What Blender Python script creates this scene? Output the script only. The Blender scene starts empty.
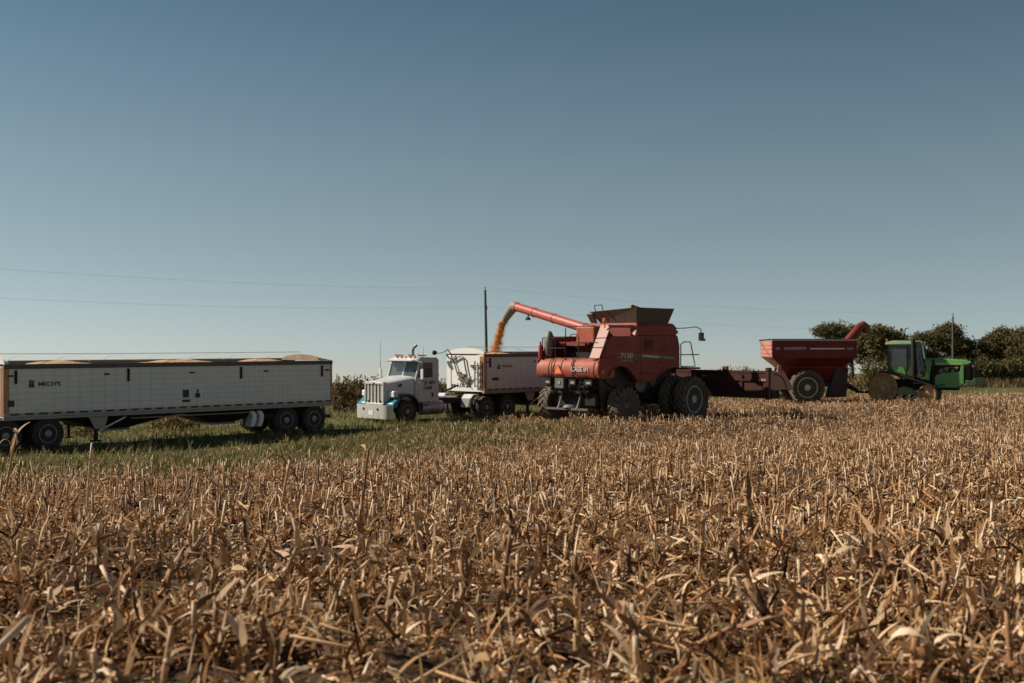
import bpy, bmesh, math, random
import numpy as np
from mathutils import Vector, Matrix

S = bpy.context.scene
COL = S.collection
R = math.radians
random.seed(7)
RNG = np.random.default_rng(11)

# ------------------------------------------------------------------ camera, sky, sun, exposure
cam_d = bpy.data.cameras.new('camera')
cam = bpy.data.objects.new('camera', cam_d)
COL.objects.link(cam)
cam.location = (0, 0, 3.1)
cam.rotation_euler = (R(90.176), 0, 0)
cam_d.sensor_width = 36
cam_d.lens = 40.0
cam_d.clip_start = 0.1
cam_d.clip_end = 6000
cam_d.dof.use_dof = True
cam_d.dof.focus_distance = 17.0
cam_d.dof.aperture_fstop = 2.6
S.camera = cam

SUN_EL, SUN_AZ = 38.0, 12.0            # height; how far behind "straight left" the sun stands
w = bpy.data.worlds.new('World')
S.world = w
w.use_nodes = True
nt = w.node_tree
nt.nodes.clear()
out = nt.nodes.new('ShaderNodeOutputWorld')
bg = nt.nodes.new('ShaderNodeBackground')
sky = nt.nodes.new('ShaderNodeTexSky')
sky.sky_type = 'NISHITA'
sky.sun_disc = False
sky.sun_elevation = R(SUN_EL)
sky.sun_rotation = R(-78.0)
sky.altitude = 200
sky.air_density = 0.58
sky.dust_density = 0.2
sky.ozone_density = 0.6
tc = nt.nodes.new('ShaderNodeTexCoord')
mp = nt.nodes.new('ShaderNodeMapping')
mp.inputs['Rotation'].default_value = (R(2.2), 0, 0)     # the land falls away from the camera: so does its horizon
gm = nt.nodes.new('ShaderNodeGamma')
gm.inputs['Gamma'].default_value = 1.1
hs = nt.nodes.new('ShaderNodeHueSaturation')
hs.inputs['Saturation'].default_value = 0.78
hs.inputs['Hue'].default_value = 0.478
hs.inputs['Value'].default_value = 1.1
nt.links.new(tc.outputs['Generated'], mp.inputs['Vector'])
nt.links.new(mp.outputs['Vector'], sky.inputs['Vector'])
nt.links.new(sky.outputs['Color'], hs.inputs['Color'])
nt.links.new(hs.outputs['Color'], gm.inputs['Color'])
sx = nt.nodes.new('ShaderNodeSeparateXYZ')
rp = nt.nodes.new('ShaderNodeValToRGB')
GRADE = [(0.0, (0.84, 0.76, 0.73)), (0.10, (0.87, 0.80, 0.69)), (0.19, (0.88, 0.85, 0.75)), (0.265, (0.76, 0.81, 0.77)), (0.35, (0.58, 0.70, 0.72)), (0.75, (0.32, 0.40, 0.44))]
while len(rp.color_ramp.elements) < len(GRADE): rp.color_ramp.elements.new(0.5)
for el, (p, c) in zip(rp.color_ramp.elements, GRADE):
    el.position = p; el.color = c + (1,)
mg = nt.nodes.new('ShaderNodeMix'); mg.data_type = 'RGBA'; mg.blend_type = 'MULTIPLY'; mg.inputs['Factor'].default_value = 1.0
nt.links.new(mp.outputs['Vector'], sx.inputs['Vector'])
nt.links.new(sx.outputs['Z'], rp.inputs['Fac'])
nt.links.new(gm.outputs['Color'], mg.inputs['A']); nt.links.new(rp.outputs['Color'], mg.inputs['B'])
nt.links.new(mg.outputs['Result'], bg.inputs['Color'])
nt.links.new(bg.outputs['Background'], out.inputs['Surface'])
bg.inputs['Strength'].default_value = 0.055

sun_d = bpy.data.lights.new('sun', 'SUN')
sun_d.energy = 5.0
sun_d.angle = R(0.53)
sun_d.color = (1.0, 0.9, 0.76)
sun = bpy.data.objects.new('sun', sun_d)
COL.objects.link(sun)
sdir = Vector((-math.cos(R(SUN_AZ)) * math.cos(R(SUN_EL)), math.sin(R(SUN_AZ)) * math.cos(R(SUN_EL)), math.sin(R(SUN_EL))))
sun.rotation_euler = sdir.to_track_quat('Z', 'Y').to_euler()
sun.location = (-30, 10, 40)

S.view_settings.view_transform = 'Standard'
S.view_settings.look = 'None'
S.view_settings.exposure = 0.42
S.view_settings.gamma = 1.0
S.view_settings.use_curve_mapping = False
S.render.engine = 'CYCLES'
S.cycles.max_bounces = 6
S.cycles.transparent_max_bounces = 8

# ------------------------------------------------------------------ materials
def mat(name, color, rough=0.5, metal=0.0, var=0.0, dirt=None, dirt_amt=0.0, scale=3.0, bump=0.0, bscale=30.0, spec=0.5, emit=None):
    m = bpy.data.materials.new(name)
    m.use_nodes = True
    t = m.node_tree
    b = t.nodes['Principled BSDF']
    b.inputs['Roughness'].default_value = rough
    b.inputs['Metallic'].default_value = metal
    b.inputs['Specular IOR Level'].default_value = spec
    col = tuple(color) + (1,)
    b.inputs['Base Color'].default_value = col
    if var or dirt:
        co = t.nodes.new('ShaderNodeTexCoord')
        n = t.nodes.new('ShaderNodeTexNoise')
        n.inputs['Scale'].default_value = scale
        n.inputs['Detail'].default_value = 7
        n.inputs['Roughness'].default_value = 0.65
        t.links.new(co.outputs['Object'], n.inputs['Vector'])
        r = t.nodes.new('ShaderNodeValToRGB')
        r.color_ramp.elements[0].position = 0.35
        r.color_ramp.elements[1].position = 0.68
        if dirt:
            c0 = tuple(c * (1 - 0.4 * dirt_amt) + d * 0.4 * dirt_amt for c, d in zip(color, dirt))
            c1 = tuple(c * (1 - dirt_amt) + d * dirt_amt for c, d in zip(color, dirt))
            c0 = tuple(c * (1 - var * 0.5) for c in c0)
        else:
            c0 = tuple(c * (1 - var) for c in color)
            c1 = tuple(min(1, c * (1 + var)) for c in color)
        r.color_ramp.elements[0].color = c0 + (1,)
        r.color_ramp.elements[1].color = c1 + (1,)
        t.links.new(n.outputs['Fac'], r.inputs['Fac'])
        t.links.new(r.outputs['Color'], b.inputs['Base Color'])
    if bump:
        co = t.nodes.new('ShaderNodeTexCoord')
        n2 = t.nodes.new('ShaderNodeTexNoise')
        n2.inputs['Scale'].default_value = bscale
        n2.inputs['Detail'].default_value = 4
        t.links.new(co.outputs['Object'], n2.inputs['Vector'])
        bp = t.nodes.new('ShaderNodeBump')
        bp.inputs['Strength'].default_value = bump
        bp.inputs['Distance'].default_value = 0.02
        t.links.new(n2.outputs['Fac'], bp.inputs['Height'])
        t.links.new(bp.outputs['Normal'], b.inputs['Normal'])
    if emit:
        b.inputs['Emission Color'].default_value = tuple(emit) + (1,)
        b.inputs['Emission Strength'].default_value = 1.0
    return m

DUST = (0.34, 0.24, 0.16)
M = {}
M['white'] = mat('white_paint', (0.72, 0.71, 0.69), 0.35, 0, 0.06, DUST, 0.14, 1.5)
M['cab_white'] = mat('cab_white_paint', (0.58, 0.59, 0.61), 0.3, 0, 0.05, DUST, 0.12, 2.0)
M['front_white'] = mat('front_wall_white', (0.76, 0.75, 0.72), 0.45, 0, 0.05, DUST, 0.1, 2.0)
M['navy'] = mat('dark_navy_paint', (0.012, 0.02, 0.045), 0.35, 0, 0.1, DUST, 0.1, 3.0)
M['blue'] = mat('blue_paint', (0.012, 0.19, 0.27), 0.3, 0, 0.1, DUST, 0.12, 3.0)
M['chrome'] = mat('chrome', (0.7, 0.69, 0.66), 0.32, 0.5, 0.06, DUST, 0.15, 4.0)
M['alu'] = mat('aluminium', (0.48, 0.47, 0.46), 0.45, 0.75, 0.12, DUST, 0.25, 3.0)
M['rail'] = mat('rail_aluminium', (0.30, 0.28, 0.265), 0.5, 0.4, 0.15, DUST, 0.3, 2.0)
M['toprail'] = mat('dark_top_rail', (0.075, 0.06, 0.055), 0.5, 0.2, 0.2)
M['corner'] = mat('field_reflection_corner', (0.33, 0.17, 0.085), 0.42, 0.35, 0.15)  # steel corner; the tan field's reflection is put into its colour
M['steel'] = mat('grey_steel', (0.16, 0.16, 0.16), 0.5, 0.5, 0.2, DUST, 0.2)
M['black'] = mat('black_paint', (0.012, 0.011, 0.011), 0.7, 0, 0.2, DUST, 0.04, spec=0.2)
M['frame'] = mat('dark_chassis', (0.018, 0.016, 0.015), 0.75, 0, 0.2, DUST, 0.07, spec=0.2)
M['rubber'] = mat('tyre_rubber', (0.018, 0.017, 0.016), 0.85, 0, 0.2, DUST, 0.1, 6.0, 0.2, 40)
M['agrubber'] = mat('dusty_tyre_rubber', (0.028, 0.025, 0.022), 0.9, 0, 0.2, DUST, 0.3, 5.0, 0.2, 30)
M['lug'] = mat('dusty_tread', (0.05, 0.043, 0.035), 0.9, 0, 0.2, DUST, 0.62, 6.0)
M['rim'] = mat('steel_rim', (0.26, 0.26, 0.255), 0.5, 0.15, 0.15, DUST, 0.25, 6.0)
M['agrim'] = mat('silver_rim', (0.5, 0.51, 0.52), 0.5, 0.1, 0.15, DUST, 0.3, 4.0)
M['redrim'] = mat('dark_red_rim', (0.09, 0.03, 0.025), 0.5, 0, 0.2, DUST, 0.3, 4.0)
M['tanrim'] = mat('tan_rim', (0.8, 0.68, 0.5), 0.5, 0, 0.1, DUST, 0.3, 4.0)
M['yellowrim'] = mat('yellow_rim', (0.62, 0.40, 0.16), 0.65, 0, 0.2, (0.36, 0.23, 0.13), 0.6, 3.0)
M['red'] = mat('combine_red', (0.27, 0.016, 0.009), 0.55, 0, 0.25, DUST, 0.2, 1.7, spec=0.22)
M['hood_red'] = mat('dusty_hood_red', (0.34, 0.045, 0.021), 0.6, 0, 0.2, (0.46, 0.26, 0.16), 0.36, 2.4, spec=0.3)
M['litred'] = mat('sunlit_pale_red', (0.36, 0.15, 0.11), 0.6, 0, 0.08, (0.42, 0.27, 0.22), 0.5, 2.0)  # combine red paled to carry sunlight on rear-facing plates
M['darkred'] = mat('dark_red', (0.2, 0.024, 0.017), 0.5, 0, 0.15, DUST, 0.12, 2.0)
M['maroon'] = mat('maroon_black', (0.034, 0.01, 0.009), 0.7, 0, 0.2, DUST, 0.1, 2.0)
M['headred_shaded'] = mat('corn_head_shaded_red', (0.05, 0.009, 0.008), 0.6, 0, 0.2, DUST, 0.06, 2.0, spec=0.3)  # darkened to carry the combine's shadow across the corn head
M['divider'] = mat('dusty_red_plastic', (0.40, 0.16, 0.11), 0.6, 0, 0.1, DUST, 0.5, 2.0)
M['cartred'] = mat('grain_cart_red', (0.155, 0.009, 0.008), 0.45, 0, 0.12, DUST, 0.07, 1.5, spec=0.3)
M['cartrear_lit'] = mat('grain_cart_sunlit_red', (0.44, 0.11, 0.07), 0.45, 0, 0.12, (0.5, 0.36, 0.27), 0.45, 2.0)  # cart red lightened for the rear face; sunlight put into the colour
M['augerred'] = mat('auger_red', (0.34, 0.045, 0.028), 0.4, 0, 0.1, (0.5, 0.3, 0.22), 0.2, 2.0)
M['green'] = mat('tractor_green', (0.055, 0.33, 0.075), 0.42, 0, 0.15, DUST, 0.3, 2.5)
M['darkgreen'] = mat('dark_cab_green', (0.02, 0.085, 0.03), 0.5, 0, 0.2, DUST, 0.12, 2.0)
M['palegreen'] = mat('dusty_roof_green', (0.14, 0.27, 0.13), 0.5, 0, 0.1, DUST, 0.3, 2.0)
M['weightgreen'] = mat('dark_weight_green', (0.012, 0.03, 0.012), 0.6, 0, 0.1, DUST, 0.06, 2.0)
M['dustgreen'] = mat('dusty_green', (0.12, 0.2, 0.1), 0.6, 0, 0.15, DUST, 0.4, 4.0)
M['yellow'] = mat('stripe_yellow', (0.6, 0.45, 0.1), 0.45)
M['stripe'] = mat('pale_stripe', (0.5, 0.43, 0.28), 0.45, 0, 0.1)
M['charcoal'] = mat('charcoal_stripe', (0.15, 0.045, 0.032), 0.5)
M['cloth'] = mat('dark_tank_extension', (0.065, 0.042, 0.032), 0.8, 0, 0.25, DUST, 0.25, 3.0)
M['boot'] = mat('grey_rubber_spout', (0.2, 0.2, 0.175), 0.7, 0, 0.2, DUST, 0.2)
M['screen'] = mat('grey_green_canister', (0.12, 0.125, 0.105), 0.6, 0.2, 0.3, DUST, 0.3, 5.0)
M['tarp'] = mat('tan_tarp', (0.25, 0.18, 0.12), 0.75, 0, 0.15, None, 0, 4.0)
M['decal'] = mat('black_decal', (0.012, 0.012, 0.011), 0.5)
M['decalgreen'] = mat('green_decal', (0.02, 0.05, 0.01), 0.5)
M['decalred'] = mat('dark_red_decal', (0.055, 0.01, 0.01), 0.5)
M['faint'] = mat('faded_decal', (0.12, 0.1, 0.095), 0.5)
M['tape'] = mat('red_reflective_tape', (0.075, 0.014, 0.014), 0.5)
M['tapewhite'] = mat('white_reflective_tape', (0.33, 0.31, 0.3), 0.4)
M['amber'] = mat('amber_lens', (0.55, 0.17, 0.04), 0.25)
M['orange'] = mat('slow_sign_orange', (0.85, 0.24, 0.08), 0.5)
M['signred'] = mat('slow_sign_red', (0.45, 0.04, 0.03), 0.5)
M['lens'] = mat('clear_lens', (0.7, 0.7, 0.68), 0.15)
M['dulllens'] = mat('dusty_lens', (0.34, 0.33, 0.31), 0.4)
M['letter'] = mat('white_lettering', (0.72, 0.7, 0.68), 0.5)
M['bright'] = mat('bright_metal', (0.62, 0.62, 0.6), 0.3, 0.6)
M['stripewhite'] = mat('dusty_white_lettering', (0.52, 0.46, 0.42), 0.55)
M['faintletter'] = mat('faded_lettering', (0.4, 0.34, 0.33), 0.5)
M['seat'] = mat('brown_seat', (0.12, 0.045, 0.035), 0.7)
M['redpaint'] = mat('extinguisher_red', (0.4, 0.03, 0.025), 0.35)
M['pole'] = mat('weathered_pole', (0.10, 0.085, 0.07), 0.9, 0, 0.3, None, 0, 3.0)
M['insul'] = mat('insulator', (0.25, 0.22, 0.2), 0.3)
M['wire'] = mat('wire', (0.16, 0.16, 0.165), 0.6)
M['track'] = mat('rubber_track', (0.035, 0.028, 0.022), 0.85, 0, 0.2, DUST, 0.35, 5.0)

def glass(name, tint, alpha):
    m = bpy.data.materials.new(name)
    m.use_nodes = True
    t = m.node_tree
    b = t.nodes['Principled BSDF']
    b.inputs['Base Color'].default_value = tint + (1,)
    b.inputs['Roughness'].default_value = 0.06
    b.inputs['Alpha'].default_value = alpha
    b.inputs['Specular IOR Level'].default_value = 0.7
    return m
M['glass'] = glass('window_glass', (0.10, 0.14, 0.15), 0.42)
M['darkglass'] = glass('dark_cab_glass', (0.11, 0.14, 0.155), 0.5)

def panel_white():
    """trailer sheet: white, with seams between the sheets and fine rivet rows"""
    m = mat('trailer_white', (0.68, 0.665, 0.63), 0.38, 0, 0.05, DUST, 0.14, 0.8)
    t = m.node_tree
    b = t.nodes['Principled BSDF']
    src = b.inputs['Base Color'].links[0].from_socket
    co = t.nodes.new('ShaderNodeTexCoord')
    mpg = t.nodes.new('ShaderNodeMapping')
    mpg.inputs['Rotation'].default_value = (R(-90), 0, 0)
    br = t.nodes.new('ShaderNodeTexBrick')
    br.offset = 0.0
    br.inputs['Color1'].default_value = (1, 1, 1, 1)
    br.inputs['Color2'].default_value = (0.95, 0.95, 0.95, 1)
    br.inputs['Mortar'].default_value = (0.74, 0.73, 0.72, 1)
    br.inputs['Scale'].default_value = 1.0
    br.inputs['Mortar Size'].default_value = 0.012
    br.inputs['Mortar Smooth'].default_value = 0.6
    br.inputs['Brick Width'].default_value = 0.405
    br.inputs['Row Height'].default_value = 0.18
    mx = t.nodes.new('ShaderNodeMix')
    mx.data_type = 'RGBA'
    mx.blend_type = 'MULTIPLY'
    mx.inputs['Factor'].default_value = 1.0
    t.links.new(co.outputs['Object'], mpg.inputs['Vector'])
    t.links.new(mpg.outputs['Vector'], br.inputs['Vector'])
    t.links.new(src, mx.inputs['A'])
    t.links.new(br.outputs['Color'], mx.inputs['B'])
    t.links.new(mx.outputs['Result'], b.inputs['Base Color'])
    return m
M['panel'] = panel_white()

def leafmat(name, stops, rough=0.7, trans=0.25, by_object=False, spec=0.12):
    """colour differs from leaf to leaf (one mesh island each)"""
    m = bpy.data.materials.new(name)
    m.use_nodes = True
    t = m.node_tree
    b = t.nodes['Principled BSDF']
    b.inputs['Roughness'].default_value = rough
    b.inputs['Specular IOR Level'].default_value = spec
    g = t.nodes.new('ShaderNodeNewGeometry')
    r = t.nodes.new('ShaderNodeValToRGB')
    e = r.color_ramp.elements
    while len(e) < len(stops):
        e.new(0.5)
    for el, (p, c) in zip(e, stops):
        el.position = p
        el.color = tuple(c) + (1,)
    fac = g.outputs['Random Per Island']
    if by_object:
        oi = t.nodes.new('ShaderNodeObjectInfo')
        ad = t.nodes.new('ShaderNodeMath'); ad.operation = 'ADD'
        fr = t.nodes.new('ShaderNodeMath'); fr.operation = 'FRACT'
        t.links.new(g.outputs['Random Per Island'], ad.inputs[0])
        t.links.new(oi.outputs['Random'], ad.inputs[1])
        t.links.new(ad.outputs[0], fr.inputs[0])
        fac = fr.outputs[0]
    t.links.new(fac, r.inputs['Fac'])
    co = t.nodes.new('ShaderNodeTexCoord')
    n = t.nodes.new('ShaderNodeTexNoise')
    n.inputs['Scale'].default_value = 38.0
    n.inputs['Detail'].default_value = 3
    t.links.new(co.outputs['Object'], n.inputs['Vector'])
    mr = t.nodes.new('ShaderNodeMapRange')
    mr.inputs['To Min'].default_value = 0.55
    mr.inputs['To Max'].default_value = 1.3
    t.links.new(n.outputs['Fac'], mr.inputs['Value'])
    mx = t.nodes.new('ShaderNodeMix'); mx.data_type = 'RGBA'; mx.blend_type = 'MULTIPLY'
    mx.inputs['Factor'].default_value = 1.0
    t.links.new(r.outputs['Color'], mx.inputs['A'])
    t.links.new(mr.outputs['Result'], mx.inputs['B'])
    t.links.new(mx.outputs['Result'], b.inputs['Base Color'])
    if trans:
        tr = t.nodes.new('ShaderNodeBsdfTranslucent')
        t.links.new(mx.outputs['Result'], tr.inputs['Color'])
        ms = t.nodes.new('ShaderNodeMixShader')
        ms.inputs['Fac'].default_value = trans
        t.links.new(b.outputs['BSDF'], ms.inputs[1])
        t.links.new(tr.outputs['BSDF'], ms.inputs[2])
        t.links.new(ms.outputs['Shader'], t.nodes['Material Output'].inputs['Surface'])
    return m
STRAW = [(0.0, (0.03, 0.012, 0.005)), (0.22, (0.14, 0.058, 0.02)), (0.45, (0.42, 0.21, 0.083)), (0.74, (0.67, 0.43, 0.225)), (1.0, (0.88, 0.70, 0.49))]
M['straw'] = leafmat('dry_corn_litter', STRAW)
M['stalk'] = leafmat('dry_corn_stalk', [(0, (0.10, 0.043, 0.016)), (0.35, (0.36, 0.18, 0.075)), (0.75, (0.54, 0.35, 0.19)), (1, (0.74, 0.57, 0.39))], 0.6, 0.08, True, 0.4)
M['grass'] = leafmat('roadside_grass', [(0, (0.045, 0.052, 0.014)), (0.34, (0.12, 0.125, 0.034)), (0.62, (0.26, 0.22, 0.08)), (1, (0.46, 0.35, 0.19))], 0.6, 0.35)
M['weed'] = leafmat('dry_weed_leaf', [(0, (0.045, 0.028, 0.014)), (0.5, (0.17, 0.11, 0.05)), (1, (0.30, 0.21, 0.1))], 0.7, 0.25)
M['drygrass'] = leafmat('far_dry_grass', [(0, (0.05, 0.035, 0.018)), (0.5, (0.12, 0.085, 0.04)), (1, (0.2, 0.15, 0.07))], 0.7, 0.25)
M['brush'] = leafmat('olive_brown_leaf', [(0, (0.035, 0.028, 0.012)), (0.5, (0.105, 0.086, 0.031)), (1, (0.23, 0.17, 0.065))], 0.7, 0.2)
M['darkleaf'] = leafmat('dark_green_leaf', [(0, (0.042, 0.042, 0.017)), (0.5, (0.11, 0.1, 0.04)), (1, (0.24, 0.18, 0.075))], 0.65, 0.2)
M['bark'] = mat('bark', (0.045, 0.035, 0.026), 0.9, 0, 0.3, None, 0, 5.0)
M['corn'] = leafmat('corn_kernel', [(0, (0.6, 0.22, 0.035)), (0.5, (0.8, 0.33, 0.065)), (1, (0.9, 0.46, 0.13))], 0.5, 0.0)
M['cornheap'] = mat('corn_heap', (0.5, 0.3, 0.14), 0.7, 0, 0.25, None, 0, 14.0, 0.6, 60)

# ------------------------------------------------------------------ mesh helpers
class MB:
    def __init__(s):
        s.v, s.f, s.mi, s.cur = [], [], [], 0
    def add(s, vs, fs):
        o = len(s.v)
        s.v += [tuple(p) for p in vs]
        for f in fs:
            s.f.append(tuple(i + o for i in f)); s.mi.append(s.cur)
        return s
    def box(s, x0, x1, y0, y1, z0, z1):
        vs = [(x, y, z) for x in (x0, x1) for y in (y0, y1) for z in (z0, z1)]
        return s.add(vs, [(0, 1, 3, 2), (4, 6, 7, 5), (0, 4, 5, 1), (2, 3, 7, 6), (0, 2, 6, 4), (1, 5, 7, 3)])
    def bar(s, p0, p1, a, b, up=(0, 0, 1)):
        p0, p1 = Vector(p0), Vector(p1)
        d = (p1 - p0).normalized()
        u = Vector(up)
        if abs(d.dot(u)) > 0.98: u = Vector((1, 0, 0))
        r = d.cross(u).normalized(); u = r.cross(d).normalized()
        vs = [p + r * (a / 2 * i) + u * (b / 2 * j) for p in (p0, p1) for i in (-1, 1) for j in (-1, 1)]
        return s.add(vs, [(0, 1, 3, 2), (4, 6, 7, 5), (0, 4, 5, 1), (2, 3, 7, 6), (0, 2, 6, 4), (1, 5, 7, 3)])
    def prism(s, poly, a0, a1, axis='y'):
        n = len(poly)
        def P(u, v, a):
            return {'y': (u, a, v), 'x': (a, u, v), 'z': (u, v, a)}[axis]
        vs = [P(u, v, a0) for u, v in poly] + [P(u, v, a1) for u, v in poly]
        fs = [tuple(range(n)), tuple(range(2 * n - 1, n - 1, -1))]
        fs += [(i, (i + 1) % n, n + (i + 1) % n, n + i) for i in range(n)]
        return s.add(vs, fs)
    def loft(s, rings, cap=True, closed=True):
        n = len(rings[0]); vs = [p for r in rings for p in r]; fs = []
        for k in range(len(rings) - 1):
            for i in range(n if closed else n - 1):
                j = (i + 1) % n
                fs.append((k * n + i, k * n + j, (k + 1) * n + j, (k + 1) * n + i))
        if cap:
            fs.append(tuple(range(n))); fs.append(tuple(range(len(vs) - 1, len(vs) - 1 - n, -1)))
        return s.add(vs, fs)
    def tube(s, pts, r, n=8, cap=True):
        pts = [Vector(p) for p in pts]
        rs = r if isinstance(r, (list, tuple)) else [r] * len(pts)
        rings = []; u = None
        for k, p in enumerate(pts):
            d = (pts[min(k + 1, len(pts) - 1)] - pts[max(k - 1, 0)]).normalized()
            if u is None:
                a = Vector((0, 0, 1)) if abs(d.z) < 0.9 else Vector((1, 0, 0))
                u = d.cross(a).normalized()
            else:
                u = (u - d * u.dot(d)).normalized()
            v = d.cross(u)
            rings.append([p + (u * math.cos(2 * math.pi * i / n) + v * math.sin(2 * math.pi * i / n)) * rs[k] for i in range(n)])
        return s.loft(rings, cap)
    def lathe(s, prof, c, axis='y', n=28):
        c = Vector(c)
        rings = []
        for rr, a in prof:
            ring = []
            for i in range(n):
                t = 2 * math.pi * i / n
                p, q = rr * math.cos(t), rr * math.sin(t)
                ring.append(c + {'y': Vector((p, a, q)), 'x': Vector((a, p, q)), 'z': Vector((p, q, a))}[axis])
            rings.append(ring)
        return s.loft(rings, True)
    def build(s, name, m, parent=None, smooth=None, bevel=0.0):
        me = bpy.data.meshes.new(name)
        me.from_pydata(s.v, [], s.f)
        for mm in (m if isinstance(m, (list, tuple)) else [m]):
            me.materials.append(M[mm] if isinstance(mm, str) else mm)
        me.polygons.foreach_set('material_index', s.mi)
        b = bmesh.new(); b.from_mesh(me)
        bmesh.ops.recalc_face_normals(b, faces=b.faces[:])
        b.to_mesh(me); b.free()
        if smooth:
            me.shade_smooth(); me.set_sharp_from_angle(angle=R(smooth))
        o = bpy.data.objects.new(name, me)
        COL.objects.link(o)
        if parent: o.parent = parent
        if bevel:
            md = o.modifiers.new('bevel', 'BEVEL'); md.width = bevel; md.segments = 2; md.limit_method = 'ANGLE'
        return o

def tag(o, label=None, cat=None, group=None, kind=None):
    if label: o['label'] = label
    if cat: o['category'] = cat
    if group: o['group'] = group
    if kind: o['kind'] = kind
    return o

def empty(name, loc=(0, 0, 0), rz=0.0, parent=None):
    o = bpy.data.objects.new(name, None)
    COL.objects.link(o)
    o.location = loc; o.rotation_euler = (0, 0, rz)
    o.empty_display_size = 0.2
    if parent: o.parent = parent
    return o

def copy_tree(o, parent=None):
    c = o.copy(); COL.objects.link(c)
    c.parent = parent
    for ch in list(o.children):
        copy_tree(ch, c)
    return c

AX = {'left': Matrix(((-1, 0, 0), (0, 0, 1), (0, 1, 0))).transposed(),
      'right': Matrix(((1, 0, 0), (0, 0, 1), (0, -1, 0))).transposed(),
      'rear': Matrix(((0, -1, 0), (0, 0, 1), (-1, 0, 0))).transposed(),
      'front': Matrix(((0, 1, 0), (0, 0, 1), (1, 0, 0))).transposed()}
def text(body, size, loc, face, m, parent, name='lettering', sx=1.0, shear=0.0, bold=0.0):
    cu = bpy.data.curves.new(name, 'FONT')
    cu.body = body; cu.size = size; cu.extrude = 0.004; cu.offset = bold; cu.shear = shear
    cu.align_x = 'CENTER'; cu.align_y = 'CENTER'
    cu.materials.append(M[m])
    tmp = bpy.data.objects.new('tmp', cu)
    COL.objects.link(tmp)
    bpy.context.view_layer.update()
    me = bpy.data.meshes.new_from_object(tmp.evaluated_get(bpy.context.evaluated_depsgraph_get()))
    me.name = name
    bpy.data.objects.remove(tmp); bpy.data.curves.remove(cu)
    o = bpy.data.objects.new(name, me)
    COL.objects.link(o); o.parent = parent
    o.matrix_local = Matrix.Translation(loc) @ AX[face].to_4x4() @ Matrix.Diagonal((sx, 1, 1, 1))
    return o

def vnoise(x, y, cell, seed):
    """smooth value noise, 0 to 1"""
    g = np.random.default_rng(seed).random((256, 256))
    u, v = np.asarray(x) / cell + 64, np.asarray(y) / cell + 64
    i, j = np.floor(u).astype(int), np.floor(v).astype(int)
    fu, fv = u - i, v - j
    fu, fv = fu * fu * (3 - 2 * fu), fv * fv * (3 - 2 * fv)
    i0, i1, j0, j1 = i % 256, (i + 1) % 256, j % 256, (j + 1) % 256
    return (g[i0, j0] * (1 - fu) + g[i1, j0] * fu) * (1 - fv) + (g[i0, j1] * (1 - fu) + g[i1, j1] * fu) * fv

def sstep(a, b, x):
    t = np.clip((np.asarray(x, float) - a) / (b - a), 0, 1)
    return t * t * (3 - 2 * t)

def zg(x, y):
    """height of the land"""
    x = np.asarray(x, float); y = np.asarray(y, float)
    far = -0.2 + 0.18 * sstep(0, 22, x)
    yend = 33 + 11 * sstep(-10, 15, x)
    t = np.maximum(0, (yend - y) / (yend - 4.0))
    t = np.where(t < 0.12, t * t / 0.24, t - 0.06) / 0.94
    t = np.minimum(t, 1.03 + 0.0 * t)
    z = far + (1.7 - far) * t
    z = z - (0.0245 + 0.009 * sstep(12, -12, x)) * np.maximum(0, y - 70)
    ridge = np.interp(x, [-6, 2, 6, 10, 14, 20, 28, 40], [38, 42.5, 42.5, 44, 52, 55, 56, 58])
    z = z + (0.36 - 0.12 * sstep(9, 16, x)) * sstep(-2, 5, x) * np.exp(-((y - ridge) / 3.0) ** 2)
    z = z + 0.25 * sstep(34, 22, y) * (0.62 * vnoise(x, y, 0.62, 41) + 0.38 * vnoise(x, y, 0.27, 42) - 0.45)
    z = z + 0.03 * np.sin(x * 0.9 + 1.3 * np.sin(y * 0.37)) * np.cos(y * 0.71 + 0.5 * np.sin(x * 0.4)) * sstep(70, 40, y)
    return z
def zgf(x, y): return float(zg(x, y))

# ------------------------------------------------------------------ the land
def edge_y(x):
    """depth of the line where the stubble ends and the grass begins"""
    return np.interp(x, [-60, -20, -13, -11.9, -8, -5.9, -4, -0.5, 3, 6, 10, 14, 20, 40, 100],
                        [22, 25, 29, 30.5, 34.5, 38, 43.5, 50, 55, 60, 63.5, 65.5, 68, 72, 80])

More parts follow.
